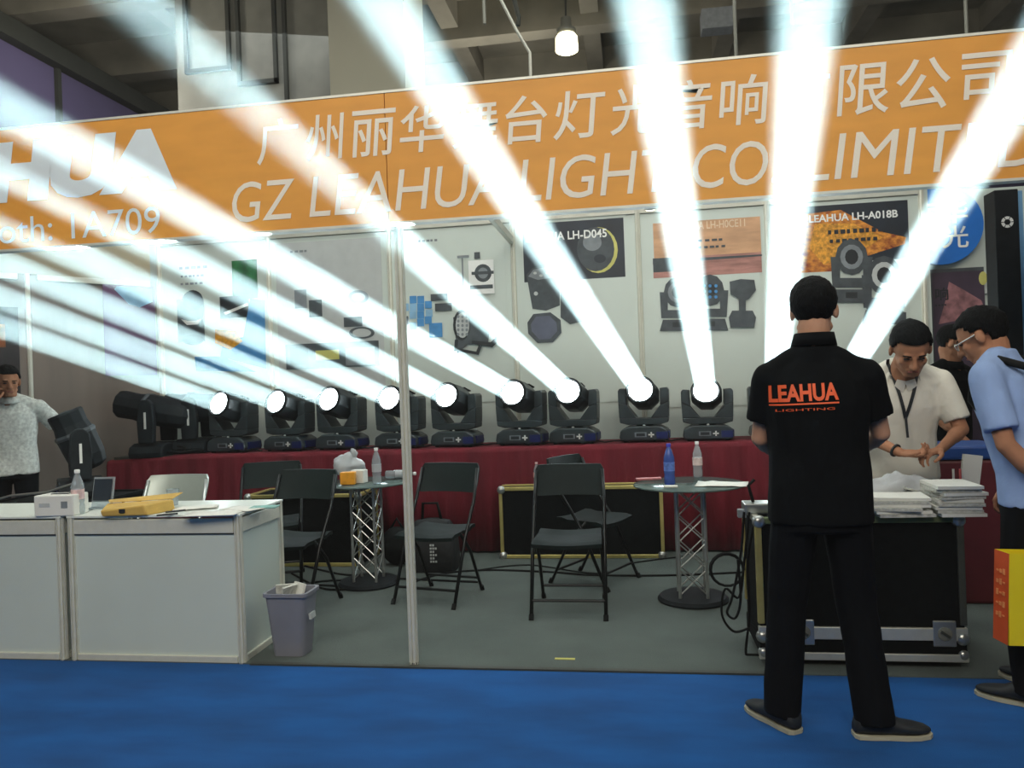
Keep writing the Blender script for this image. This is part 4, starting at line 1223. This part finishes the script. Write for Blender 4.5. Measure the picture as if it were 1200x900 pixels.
# tub behind the piles
c = Vector((1.92, 4.98, .004))
t = thing('storage_tub', 'dark red storage tub with a blue lid behind the white-shirted man arm', 'tub', c)
MB().bb(c.x - .2, c.x + .2, c.y - .18, c.y + .18, .004, .84).build('tub_body', mat('maroon_plastic', (92, 26, 34), .5), t, bevel=.02)
MB().bb(c.x - .215, c.x + .215, c.y - .195, c.y + .195, .84, .92).build('lid', mat('blue_lid', (30, 66, 130), .45), t, bevel=.015)
# black pillar with ring emblem
pc = Vector((2.235, 5.0, 0))
t = thing('black_pillar', 'tall black square pillar with a white ring emblem near its top', 'pillar', pc)
MB().bb(pc.x - .075, pc.x + .055, 4.93, 5.07, .0045, 2.41).build('shaft', M_BLACKP, t, bevel=.004)
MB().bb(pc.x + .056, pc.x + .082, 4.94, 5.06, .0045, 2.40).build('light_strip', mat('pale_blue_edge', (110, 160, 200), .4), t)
m = MB(); cc = Vector((pc.x - .01, 4.928, P(1169, 261, Y=4.93).z))
for k in range(6):
    a0 = k * PI / 3 + .08; a1 = (k + 1) * PI / 3 - .08
    pts = [(cc.x + rr_ * math.cos(a), cc.y, cc.z + rr_ * math.sin(a)) for rr_, seq in ((.034, (a0, (a0 + a1) / 2, a1)), (.017, (a1, (a0 + a1) / 2, a0))) for a in seq]
    m.add(pts, [list(range(6))])
m.build('ring_emblem', M_PWHITE, t)
MB().bb(pc.x - .15, pc.x + .15, 4.85, 5.15, .0045, .02).build('base_plate', M_BLACKP, t)

#PEOPLE
# ------------------------------------------------------------------ people
def remesh(m, name, mt, parent, voxel, smooth_it=6, factor=.5, wrinkle=0, wscale=(9, 9, 5)):
    me = bpy.data.meshes.new('tmp')
    me.from_pydata([v for v in m.v], [], m.f)
    o = bpy.data.objects.new('tmp', me); COL.objects.link(o)
    rm = o.modifiers.new('r', 'REMESH'); rm.mode = 'VOXEL'; rm.voxel_size = voxel; rm.adaptivity = 0
    sm = o.modifiers.new('s', 'SMOOTH'); sm.iterations = smooth_it; sm.factor = factor
    dg = bpy.context.evaluated_depsgraph_get()
    me2 = bpy.data.meshes.new_from_object(o.evaluated_get(dg))
    bpy.data.objects.remove(o); bpy.data.meshes.remove(me)
    me2.name = name
    off = root_loc(parent)
    if wrinkle:
        ns = [v.normal.copy() for v in me2.vertices]
        for v, n_ in zip(me2.vertices, ns):
            q_ = Vector((v.co.x * wscale[0], v.co.y * wscale[1], v.co.z * wscale[2]))
            a_ = noise.noise(q_) + .5 * noise.noise(q_ * 2.3)
            v.co += n_ * wrinkle * a_
    for v in me2.vertices: v.co -= off
    me2.materials.clear(); me2.materials.append(mt)
    me2.polygons.foreach_set('use_smooth', [True] * len(me2.polygons))
    ob = bpy.data.objects.new(name, me2); COL.objects.link(ob)
    if parent is not None: ob.parent = parent
    return ob


def ell(c, a, b, n=20, k=2.4):
    """superellipse ring: half axes a (vector) and b (vector)"""
    out = []
    for i in range(n):
        t = 2 * PI * i / n
        ct, st = math.cos(t), math.sin(t)
        out.append(c + a * math.copysign(abs(ct) ** (2 / k), ct) + b * math.copysign(abs(st) ** (2 / k), st))
    return out


def hand(m, wrist, d, palm, side, curl=.5, s=1.0):
    """wrist point, pointing direction d, palm normal, side = direction of the thumb"""
    d = Vector(d).normalized(); palm = Vector(palm); palm = (palm - d * palm.dot(d)).normalized()
    sd = Vector(side); sd = (sd - d * sd.dot(d) - palm * sd.dot(palm)).normalized()
    kn = []
    for i, o_ in enumerate((.030, .010, -.010, -.029)):
        k = wrist + d * (.088 - .006 * abs(i - 1)) * s + sd * o_ * s
        m.cap(wrist + d * .012 * s + sd * o_ * .55 * s, k, .0135 * s, .0115 * s, 8)
        kn.append(k)
    for i, (k, L_) in enumerate(zip(kn, (.070, .079, .073, .057))):
        c_ = curl * (1 + .12 * i)
        sp = (sd * (.12 - .09 * i))
        a = k; ang = c_ * .5
        for j, fr in enumerate((.46, .31, .23)):
            dd = (d * math.cos(ang) + palm * math.sin(ang) + sp).normalized()
            b = a + dd * L_ * fr * s
            m.cap(a, b, (.0095 - .0009 * j) * s, (.0088 - .0009 * j) * s, 8)
            a = b; ang += c_ * .8
    a = wrist + d * .02 * s + sd * .022 * s
    b = a + (d * .6 + sd * .75 + palm * .25).normalized() * .045 * s
    m.cap(a, b, .0145 * s, .0115 * s, 8)
    c_ = b + (d * .9 + sd * .25 + palm * .35).normalized() * .032 * s
    m.cap(b, c_, .011 * s, .010 * s, 8)
    e = c_ + (d + palm * .4 - sd * .1).normalized() * .025 * s
    m.cap(c_, e, .0098 * s, .0085 * s, 8)


def person(label, base, face, J, cloth, trou, skin, hair_k='short', head_f=None, head_u=(0, 0, 1), legs=True, shoes=True, collar=True, hs=1.0, bulk=1.0, untucked=True):
    base = Vector(base); f = Vector((face[0], face[1], 0)).normalized(); r = f.cross(Vector((0, 0, 1))); up = Vector((0, 0, 1))
    def W(p): return base + r * p[0] + f * p[1] + up * p[2]
    root = thing('person', label, 'person', base)
    j = {k: W(v) for k, v in J.items() if isinstance(v, tuple)}
    # ---- head frame
    hf = Vector(head_f) if head_f else f.copy(); hf.normalize()
    hu = Vector(head_u); hu = (hu - hf * hu.dot(hf)).normalized(); hr = hf.cross(hu)
    H = j['head']; M3 = Matrix((hr, hf, hu)).transposed()
    def Hh(x, y, z): return H + (hr * x + hf * y + hu * z) * hs
    m = MB()
    m.ball(Hh(0, -.008, .028), (.075 * hs, .095 * hs, .090 * hs), M3, 20, 14)
    m.ball(Hh(0, .018, -.03), (.060 * hs, .072 * hs, .082 * hs), M3, 18, 12)
    m.ball(Hh(0, .060, -.088), (.028 * hs, .024 * hs, .020 * hs), M3, 10, 8)
    m.cap(Hh(-.048, .01, -.06), Hh(-.018, .06, -.092), .02 * hs, .018 * hs, 8); m.cap(Hh(.048, .01, -.06), Hh(.018, .06, -.092), .02 * hs, .018 * hs, 8)
    m.cap(Hh(-.032, .078, .020), Hh(.032, .078, .020), .012 * hs, .012 * hs, 8)
    m.cap(Hh(0, .088, .010), Hh(0, .108, -.028), .009 * hs, .014 * hs, 8); m.ball(Hh(-.012, .096, -.032), .009 * hs); m.ball(Hh(.012, .096, -.032), .009 * hs)
    m.cap(Hh(-.02, .082, -.056), Hh(.02, .082, -.056), .009 * hs, .009 * hs, 8); m.cap(Hh(-.018, .079, -.068), Hh(.018, .079, -.068), .009 * hs, .009 * hs, 8)
    m.cap(Hh(-.04, .062, -.02), Hh(-.03, .06, -.05), .02 * hs, .016 * hs, 8); m.cap(Hh(.04, .062, -.02), Hh(.03, .06, -.05), .02 * hs, .016 * hs, 8)
    for s_ in (-1, 1):
        m.ball(Hh(s_ * .079, -.008, -.005), (.010 * hs, .020 * hs, .032 * hs), M3 @ Matrix.Rotation(s_ * -.35, 3, 'Z'), 10, 8)
    m.cap(Hh(0, -.025, -.05), j['neck'], .058, .062, 14); m.cap(j['neck'], j['chest'], .06, .09, 12)
    # ---- trunk (slim, below the clothes)
    ch, pv = j['chest'], j['pelvis']
    spine = (ch - pv).normalized(); sr = (j['sr'] - j['sl']).normalized(); sf = spine.cross(sr) * -1
    if sf.dot(f) < 0: sf = -sf
    m.loft([ell(pv - up * .04, r * .12, f * .08), ell(pv.lerp(ch, .4), r * .115, f * .08), ell(ch, sr * .14, sf * .09), ell(ch + spine * .1, sr * .13, sf * .06), ell(ch + spine * .16, sr * .05, sf * .04)])
    for s_ in 'lr':
        m.cap(ch + spine * .09, j['s' + s_], .05, .046); m.cap(j['s' + s_], j['e' + s_], .043, .036); m.cap(j['e' + s_], j['w' + s_], .037, .024)
        e_, w_ = j['e' + s_], j['w' + s_]
        m.cap(e_.lerp(w_, .05), e_.lerp(w_, .35), .036, .037)
        d = J.get('hd' + s_); dv = (r * d[0] + f * d[1] + up * d[2]).normalized() if d else (w_ - e_).normalized()
        pn = J.get('pn' + s_, (0, 0, -1)); pnv = r * pn[0] + f * pn[1] + up * pn[2]
        td = J.get('td' + s_, (1 if s_ == 'l' else -1, 0, .2)); tdv = r * td[0] + f * td[1] + up * td[2]
        hand(m, w_, dv, pnv, tdv, J.get('curl', .55), 1.0)
        if legs:
            m.cap(j['h' + s_], j['k' + s_], .068, .046); m.cap(j['k' + s_], j['a' + s_], .045, .033)
            fa = Vector((j['a' + s_].x, j['a' + s_].y, base.z + .045)); ft = Vector((j['t' + s_].x, j['t' + s_].y, base.z + .040)); m.cap(fa, fa + (ft - fa).normalized() * .10, .022, .012)
    body = remesh(m, 'body', skin, root, .0055, 3, .45)
    # ---- face details
    for s_ in (-1, 1):
        MB().ball(Hh(s_ * .031, .080, .004), (.014 * hs, .008 * hs, .0045 * hs), M3, 10, 7).build('eye', M_EYE, body, smooth=True)
        MB().cap(Hh(s_ * .018, .092, .022), Hh(s_ * .046, .082, .023), .0042 * hs, .003 * hs, 6).build('eyebrow', M_HAIR, body, smooth=True)
    MB().cap(Hh(-.018, .090, -.062), Hh(.018, .090, -.062), .0045 * hs, .0045 * hs, 6).build('lips', M_LIP, body, smooth=True)
    # ---- hair
    m = MB(); m.ball(Hh(0, -.014, .036), (.084 * hs, .102 * hs, .095 * hs), M3, 40, 30)
    keep = []
    loc = []
    for v in m.v:
        d_ = v - H; loc.append((d_.dot(hr) / hs, d_.dot(hf) / hs, d_.dot(hu) / hs))
    for fc in m.f:
        ok = True
        if len(fc) > 4: 
            ok = all(loc[i][2] > 0 for i in fc)
        for i in fc:
            x, y, z = loc[i]
            if y > .028 and z < .072 - (0 if y > .05 else (.05 - y) * 1.8): ok = False
            if z < -.045: ok = False
            if abs(x) > .05 and -.028 < y < .03 and z < .022: ok = False
        if ok: keep.append(fc)
    m.f = keep; m.m = [0] * len(keep)
    for i, v in enumerate(m.v):
        n_ = (v - H).normalized(); m.v[i] = v + n_ * (.004 + .006 * noise.noise(v * 60))
    hr_o = m.build('hair', M_HAIR, body, smooth=True)
    so = hr_o.modifiers.new('s', 'SOLIDIFY'); so.thickness = .014; so.offset = -1
    # ---- shirt
    m = MB()
    b_ = bulk; sl_ = J.get('sleeve', .80)
    hem = pv - up * (.10 if untucked else .0)
    m.loft([ell(hem, r * .185 * b_, f * .125 * b_), ell(pv + up * .03, r * .18 * b_, f * .125 * b_), ell(pv.lerp(ch, .45), r * .172 * b_, sf * .122 * b_),
            ell(ch - spine * .02, sr * .188 * b_, sf * .128 * b_), ell(ch + spine * .07, sr * .185, sf * .115), ell(ch + spine * .125, sr * .14, sf * .085), ell(ch + spine * .165, sr * .075, sf * .066), ], True)
    for s_ in 'lr':
        S, E_ = j['s' + s_], j['e' + s_]
        m.cap(ch + spine * .05, S, .085, .066); m.cap(ch + spine * .17 + (S - ch) * .12, S + spine * .0, .050, .062)
        dv = (E_ - S); L_ = dv.length; dv = dv / L_
        m.cyl(S, S + dv * L_ * sl_, .067, .066, 18); m.ball(S, .066, n=16, m=10)
    m.loft([ell(ch + spine * .14, sr * .088, sf * .078), ell(ch + spine * .20, sr * .066, sf * .066)])
    shirt = remesh(m, 'shirt', cloth, root, .009, 4, .5, .007)
    if collar:
        m = MB(); nd = (j['neck'] - ch).normalized(); nc = j['neck'] - nd * J.get('coll', 0)
        for q_, (rad, h0, h1) in enumerate(((.066, -.02, .028), (.076, .022, -.012))):
            pass
        rings = []
        for rad, h in ((.068, -.02), (.066, .026), (.072, .03), (.083, -.014), (.078, -.016), (.070, .012)):
            rg = ell(nc + nd * h - sf * .006 + sf * (.012 if h < 0 else 0), sr * rad, sf * rad * .98, 20, 2)
            dip = J.get('dip', .01)
            rings.append([p_ - up * dip * max(0, (p_ - nc).dot(sf) / rad + .3) for p_ in rg])
        m.loft(rings, False)
        if J.get('open'):
            m.f = [fc for fc in m.f if all((m.v[i] - nc).dot(sf) < .040 for i in fc)]; m.m = [0] * len(m.f)
        co_ = m.build('collar', cloth, shirt, smooth=True); co_.modifiers.new('s', 'SOLIDIFY').thickness = .003
        if J.get('open'):
            for q_ in (-1, 1):
                a_ = nc + sf * .052 + sr * q_ * .052 - up * .0
                mm_ = MB(); mm_.prism([(0, 0), (.045, -.012), (.030, -.075), (-.012, -.035)], a_ - sr * q_ * .01 + sf * .012 - up * .018, sr * -q_, up + sf * .25, sf * .005)
                mm_.build('collar_flap', cloth, shirt)
    # ---- trousers
    if legs:
        m = MB()
        m.loft([ell(pv + up * .05, r * .158, f * .112), ell(pv - up * .04, r * .172, f * .122), ell(pv - up * .13, r * .172, f * .12)])
        for s_ in 'lr':
            h_, k_, a_ = j['h' + s_], j['k' + s_], j['a' + s_]
            m.cap(h_, k_, .095, .075); m.cyl(k_, a_ + (a_ - k_).normalized() * .035 , .074, .070, 16)
        tr_ = remesh(m, 'trousers', trou, root, .009, 4, .5, .006, (7, 7, 5))
        MB().loft([ell(pv + up * .045, r * .166, f * .119), ell(pv + up * .078, r * .164, f * .118)]).build('belt', M_RUBBER, tr_, smooth='auto')
    if legs and shoes:
        for s_ in 'lr':
            a_, t_ = j['a' + s_], j['t' + s_]
            d = Vector((t_.x - a_.x, t_.y - a_.y, 0)).normalized(); sd = d.cross(up); g = Vector((a_.x, a_.y, base.z))
            m = MB(); rings = []
            for y, w_, h_, zb_ in ((-.075, .022, .05, .02), (-.062, .036, .085, .018), (-.02, .042, .10, .014), (.05, .043, .088, .014), (.10, .047, .06, .018), (.15, .044, .05, .018), (.185, .030, .042, .02), (.2, .012, .034, .022)):
                c_ = g + d * y + up * (zb_ + h_) / 2
                rings.append(ell(c_, sd * w_, up * (h_ - zb_) / 2, 16, 2.6))
            m.loft(rings); sh = m.build('shoe', M_INK, root, smooth=True)
            m = MB(); lo_, hi_ = [], []
            for y, w_ in ((-.078, .02), (-.066, .036), (-.02, .042), (.04, .042), (.1, .049), (.15, .046), (.19, .032), (.206, .012)):
                lo_.append((y, w_))
            out = [(y, w_) for y, w_ in lo_] + [(y, -w_) for y, w_ in lo_[::-1]]
            m.prism(out, g + up * .002, d, sd, up * .014); m.build('sole', mat('sole_pale', (176, 172, 150), .7), sh)
    return root, body, shirt, j, (r, f, sr, sf)


# the man in the black shirt, seen from behind
J1 = dict(pelvis=(.0, 0, .90), chest=(-.005, .0, 1.27), neck=(0.0, .01, 1.492), head=(.008, .03, 1.61),
          sl=(-.172, .0, 1.352), sr=(.18, 0, 1.352), el=(-.205, .06, 1.12), er=(.238, .06, 1.13), wl=(-.12, .32, 1.03), wr=(.22, .36, 1.03),
          hl=(-.09, 0, .87), hr=(.09, 0, .87), kl=(-.135, .02, .47), kr=(.12, .015, .47), al=(-.165, .0, .085), ar=(.155, -.04, .085),
          tl=(-.25, .12, .03), tr=(.30, -.02, .03), pnl=(0, 0, -1), pnr=(0, 0, -1), tdl=(1, 0, 0), tdr=(-1, 0, 0), sleeve=.70)
B1 = (.705, 3.11, 0.0)
r1, b1, s1, j1, fr1 = person('man in a black polo shirt with orange lettering, standing with his back to the aisle', B1, (.06, 1), J1, M_TEE, M_TROU, M_SKIN, head_f=(.30, .95, -.06), bulk=1.04)
# lettering on the back: press the letters on the cloth
def press(body, shirt, c, ax, ay, w_, h_, d, off, name, m_, bold=.03):
    me = shirt.data; o_ = root_loc(shirt)
    bv = BVHTree.FromPolygons([v.co + o_ for v in me.vertices], [list(p.vertices) for p in me.polygons])
    m = MB(); text_on(m, body, c, ax, ay, w_, h_, bold)
    import bmesh
    bm = bmesh.new()
    for v in m.v: bm.verts.new(v)
    bm.verts.ensure_lookup_table()
    for fc in m.f:
        try: bm.faces.new([bm.verts[i] for i in fc])
        except ValueError: pass
    bmesh.ops.triangulate(bm, faces=bm.faces[:])
    for _ in range(3):
        le = [e for e in bm.edges if e.calc_length() > .012]
        if le: bmesh.ops.subdivide_edges(bm, edges=le, cuts=1); bmesh.ops.triangulate(bm, faces=bm.faces[:])
    out = MB(); bm.verts.ensure_lookup_table(); bm.verts.index_update()
    for v in bm.verts:
        h = bv.ray_cast(v.co, d)
        p_ = h[0] if h[0] is not None else v.co
        out.v.append(p_ - Vector(d) * off)
    for fc in bm.faces: out.f.append([v.index for v in fc.verts]); out.m.append(0)
    bm.free()
    return out.build(name, m_, shirt)
ra = Vector((1, -.06, .02)).normalized(); up_ = Vector((.0, 0, 1)); dd = Vector((.06, 1, 0)).normalized()
ca = P(902, 473, Y=2.95); cb = P(982, 473, Y=2.95); hh = P(940, 452, Y=2.95).z - P(940, 473, Y=2.95).z
ca.y = 2.8
press('LEAHUA', s1, ca, ra, up_, (cb.x - ca.x), hh, dd, .004, 'back_lettering', M_ORTXT, .035)
mm = MB(); 
press('LIGHTING', s1, ca + Vector((.02, 0, -.034)), ra, up_, (cb.x - ca.x) * .85, .009, dd, .004, 'back_lettering', M_ORTXT, .0)
press('_', s1, ca + Vector((0, 0, -.012)), ra, up_, (cb.x - ca.x), .006, dd, .004, 'back_lettering', M_ORTXT, .0)
# glasses arm of the man in black
g0 = j1['head']; 
hf = Vector((.30, .95, -.06)).normalized(); hr_ = hf.cross(Vector((0, 0, 1))).normalized()
MB().tube([g0 + hr_ * .085 + hf * .0 + Vector((0, 0, .012)), g0 + hr_ * .075 + hf * .085 + Vector((0, 0, .012)), g0 + hr_ * .02 + hf * .11 + Vector((0, 0, .01))], .003, 6).build('glasses', mat('red_brown_frame', (110, 40, 36), .4), b1)

# the man in the white shirt behind the road case, looking down at his hands
J2 = dict(pelvis=(0, 0, .88), chest=(0.0, .06, 1.21), neck=(0.0, .15, 1.375), head=(-.01, .265, 1.470),
          sl=(-.19, .09, 1.30), sr=(.19, .09, 1.30), el=(-.265, .15, 1.05), er=(.235, .18, 1.05), wl=(-.11, .34, .965), wr=(.08, .36, .955),
          hl=(-.09, 0, .85), hr=(.09, 0, .85), kl=(-.11, .03, .45), kr=(.11, .03, .45), al=(-.12, 0, .085), ar=(.12, 0, .085), tl=(-.15, .14, .03), tr=(.15, .14, .03),
          hdl=(.75, .4, -.15), hdr=(-.8, .35, -.05), pnl=(.2, .1, -1), pnr=(0, .3, 1), tdl=(0, 1, .6), tdr=(0, 1, .6), curl=.8, sleeve=.82, coll=.03, dip=.045, open=1)
r2, b2, s2, j2, fr2 = person('man in a white short-sleeved shirt with a black lanyard, looking down at his hands', (1.425, 4.45, .004), (-.08, -1), J2, M_WSHIRT, M_TROU, M_SKIN_D, head_f=(-.10, -.80, -.60), bulk=1.05, hs=1.12)
me = s2.data
def lanyard():
    o_ = root_loc(s2); bv = BVHTree.FromPolygons([v.co + o_ for v in me.vertices], [list(p.vertices) for p in me.polygons])
    base = Vector((1.425, 4.45, .004))
    m = MB()
    for xs_ in ((-.085, 1.43, -.02, 1.12), (.075, 1.43, -.02, 1.12)):
        pts = []
        for k in range(15):
            t_ = k / 14; x = base.x + xs_[0] * (1 - t_) + xs_[2] * t_; z = xs_[1] * (1 - t_) + xs_[3] * t_
            h = bv.ray_cast(Vector((x, 3.9, z)), Vector((0, 1, 0)))
            y = h[0].y - .006 if h[0] is not None else 4.30
            pts.append(Vector((x, y, z)))
        for a, b in zip(pts[:-1], pts[1:]):
            dv = (b - a).normalized(); sd = dv.cross(Vector((0, 1, 0))).normalized() * .008
            m.add([a - sd, a + sd, b + sd, b - sd], [(0, 1, 2, 3)])
    yl = pts[-1].y - .004; m.add([(base.x - .026, yl, 1.125), (base.x - .014, yl, 1.125), (base.x - .014, yl - .02, 1.02), (base.x - .026, yl - .02, 1.02)], [(0, 1, 2, 3)])
    ob = m.build('lanyard', M_INK, s2); ob.modifiers.new('s', 'SOLIDIFY').thickness = .003
lanyard()
# wristband
MB().lathe(j2['wr'] + (j2['er'] - j2['wr']) * .10, [(.030, -.006), (.034, -.004), (.034, .004), (.030, .006)], 18, (j2['er'] - j2['wr'])).build('wristband', M_INK, b2, smooth='auto')
# crumpled bag of papers he unpacks
c = P(1058, 566, Y=4.02); c.z = .715
t = thing('clear_bag', 'crumpled clear plastic bag of printed sheets under the white-shirted man hands', 'bag', (c.x, c.y, .70))
m = MB(); m.ball(c + Vector((-.04, 0, .06)), (.18, .09, .085), n=30, m=18)
for v in m.v:
    v += (v - c).normalized() * (noise.noise(v * 13) * .05 + noise.noise(v * 34) * .02); v.z = max(v.z, .706)
m.build('film', M_PETW, t, smooth=True)
for i, (dx, dz_, a) in enumerate(((-.09, .05, 12), (-.02, .035, -9), (.03, .075, 18))):
    MB().box(c + Vector((dx, -.01, dz_)), (.16, .14, .008), Matrix.Rotation(R(a), 3, 'Y') @ Matrix.Rotation(R(a), 3, 'Z')).build('sheet', M_PAPER2, t)

# the man in the blue shirt at the frame edge with a black backpack
J3 = dict(pelvis=(0, -.05, .90), chest=(0, .03, 1.235), neck=(0, .08, 1.39), head=(0.03, .145, 1.50),
          sl=(-.19, .05, 1.33), sr=(.20, .06, 1.33), el=(-.235, -.03, 1.06), er=(.22, .02, 1.06), wl=(-.17, -.20, .84), wr=(.18, .13, .85),
          hl=(-.09, -.05, .87), hr=(.09, -.05, .87), kl=(-.11, -.02, .47), kr=(.10, 0, .47), al=(-.12, -.05, .085), ar=(.11, -.03, .085), tl=(-.14, .1, .03), tr=(.14, .12, .03),
          pnl=(1, 0, 0), tdl=(0, 1, 0), curl=.9)
B3 = (1.60, 3.50, 0.0)
r3, b3, s3, j3, fr3 = person('man in a pale blue polo shirt and glasses bending forward at the road case', B3, (-.62, .60), J3, M_BSHIRT, M_TROU, M_SKIN_D, head_f=(-.72, .50, -.42), bulk=1.0)
h3 = j3['head']; hf = Vector((-.72, .50, -.42)).normalized(); hr_ = hf.cross(Vector((0, 0, 1))).normalized(); hu_ = hr_.cross(hf)
gl = MB()
for s_ in (-1, 1):
    gl.tube([h3 + hr_ * s_ * .082 + hu_ * .012, h3 + hr_ * s_ * .072 + hf * .092 + hu_ * .006], .0028, 6)
    pts = [h3 + hr_ * s_ * (.034 + .022 * math.cos(a)) + hf * .100 + hu_ * (.002 + .016 * math.sin(a)) for a in [k * PI / 6 for k in range(13)]]
    gl.tube(pts, .0024, 6)
gl.build('glasses', M_STEEL, b3)
# backpack
f3 = Vector((-.62, .60, 0)).normalized(); rr3 = f3.cross(Vector((0, 0, 1)))
ch3 = j3['chest']; bk = ch3 - f3 * .245 + Vector((0, 0, -.10))
t = thing('backpack', 'black backpack on the back of the man in pale blue', 'backpack', bk)
m = MB()
m.loft([ell(bk + Vector((0, 0, -.24)), rr3 * .13, f3 * .07), ell(bk + Vector((0, 0, -.21)), rr3 * .155, f3 * .10), ell(bk, rr3 * .16, f3 * .11), ell(bk + Vector((0, 0, .16)), rr3 * .145, f3 * .085), ell(bk + Vector((0, 0, .23)), rr3 * .09, f3 * .05)])
m.build('bag_body', M_RUBBER, t, smooth=True)
m = MB(); m.loft([ell(bk - f3 * .11 + Vector((0, 0, -.19)), rr3 * .11, f3 * .03), ell(bk - f3 * .12 + Vector((0, 0, -.08)), rr3 * .12, f3 * .04), ell(bk - f3 * .11 + Vector((0, 0, .0)), rr3 * .11, f3 * .03)])
m.build('front_pocket', M_RUBBER, t, smooth=True)
for s_ in (-1, 1):
    x = rr3 * (s_ * .115)
    MB().tube([bk + x + f3 * .06 + Vector((0, 0, .20)), ch3 + x + Vector((0, 0, .165)), ch3 + x * 1.1 + f3 * .09 + Vector((0, 0, .12)), ch3 + x * 1.2 + f3 * .10 + Vector((0, 0, .0)), bk + x * 1.2 + f3 * .12 + Vector((0, 0, -.2))], .016).build('strap', M_RUBBER, t, smooth=True)
# yellow carrier bag in his hand
wl = j3['wl']
cb_ = Vector((P(1216, 700, Y=3.25).x + .01, 3.25, P(1214, 700, Y=3.25).z))
t = thing('carrier_bag', 'yellow paper carrier bag with an orange printed side, hanging beside the man in blue', 'bag', cb_)
rb = Matrix.Rotation(R(8), 3, 'Z') @ Matrix.Rotation(R(3), 3, 'Y')
m = MB(); hw_, hd_, hh_ = .15, .045, .175
ring = lambda k, z: [cb_ + rb @ Vector((x * k, y * k, z)) for x, y in ((-hw_, -hd_), (hw_, -hd_), (hw_, hd_), (-hw_, hd_))]
m.loft([ring(.96, -hh_), ring(1, 0), ring(1, hh_), ring(.97, hh_), ring(.95, -hh_ + .01)], True)
bg = m.build('bag_body', M_YELBAG, t)
m = MB(); m.add([cb_ + rb @ Vector(a) for a in ((-hw_ - .002, -hd_ - .002, -hh_ * .99), (-hw_ - .002, hd_, -hh_ * .99), (-hw_ - .002, hd_, hh_), (-hw_ - .002, -hd_ - .002, hh_))], [(3, 2, 1, 0)])
m.build('side_print', M_ORBAG, t)
m = MB()
for iz in range(5):
    for iy in range(3):
        m.box(cb_ + rb @ Vector((-hw_ - .004, .02 - iy * .02, .10 - iz * .042)), (.002, .013, .006 + .008 * ((iz + iy) % 3)), rb)
m.build('lettering', mat('bag_pale_text', (236, 150, 90), .6), t)
gp = wl + Vector((-.01, -.02, -.095))
MB().tube([cb_ + rb @ Vector((.02, -hd_, hh_)), gp + Vector((-.03, 0, -.01)), gp + Vector((0, 0, .004)), gp + Vector((.03, 0, -.01)), cb_ + rb @ Vector((.13, -hd_, hh_))], .004, 6).build('handle', M_YELBAG, t, smooth=True)

# the man at the left frame edge with his hand at his face
J4 = dict(pelvis=(0, 0, .90), chest=(0, .02, 1.22), neck=(0, .05, 1.395), head=(0.0, .09, 1.53),
          sl=(-.19, .02, 1.32), sr=(.19, .02, 1.32), el=(-.34, -.02, 1.14), er=(.23, .16, 1.14), wl=(-.52, -.12, 1.06), wr=(.10, .26, 1.38),
          hl=(-.09, 0, .87), hr=(.09, 0, .87), kl=(-.10, .02, .47), kr=(.10, .02, .47), al=(-.11, 0, .085), ar=(.11, 0, .085), tl=(-.13, .14, .03), tr=(.13, .14, .03),
          hdr=(-.25, -.35, 1), pnr=(-.3, -1, .2), tdr=(-1, 0, 0), curl=.7)
r4, b4, s4, j4, fr4 = person('man in a speckled white shirt at the frame edge, hand raised to his face', (-4.84, 5.42, .004), (.55, -.83), {**J4}, mat('speckled_shirt', (214, 218, 212), .85, var=.25, scale=45), M_TROU, M_SKIN_D, head_f=(.75, -.6, -.18))
# dark figure further back
J5 = {**J4, 'er': (.24, .10, 1.04), 'wr': (.16, .26, .86), 'el': (-.24, .10, 1.04), 'wl': (-.16, .26, .86), 'hdr': (0, 1, 0), 'pnr': (0, 0, -1), 'head': (0, .07, 1.54)}
r5, b5, s5, j5, fr5 = person('man in dark clothes standing further back between the white and blue shirts', (2.20, 5.85, .004), (.55, -.8), J5, M_TEE, M_TROU, M_SKIN_D, head_f=(.85, -.4, -.3))
# small white leaflets beside the blue shirt
c = P(1136, 600, Y=4.2)
o = MB().box((c.x + .03, 4.25, .70 + .115), (.09, .02, .22), Matrix.Rotation(R(8), 3, 'Y')).build('leaflet', M_PAPER)
tag(o, 'white leaflet standing upright between the neat pile and the blue shirt', 'leaflet')
for i, (u, mt_) in enumerate(((1118, M_PAPER), (1126, mat('pink_pen', (200, 90, 90), .5)))):
    c = P(u, 574, Y=4.2)
    tag(MB().cyl((c.x, 4.2, .703), (c.x, 4.2, .86), .006, n=8).build('marker_pen', mt_), ['white marker standing behind the neat pile of brochures', 'pinkish red marker standing behind the neat pile of brochures'][i], 'pen', 'markers on the road case')
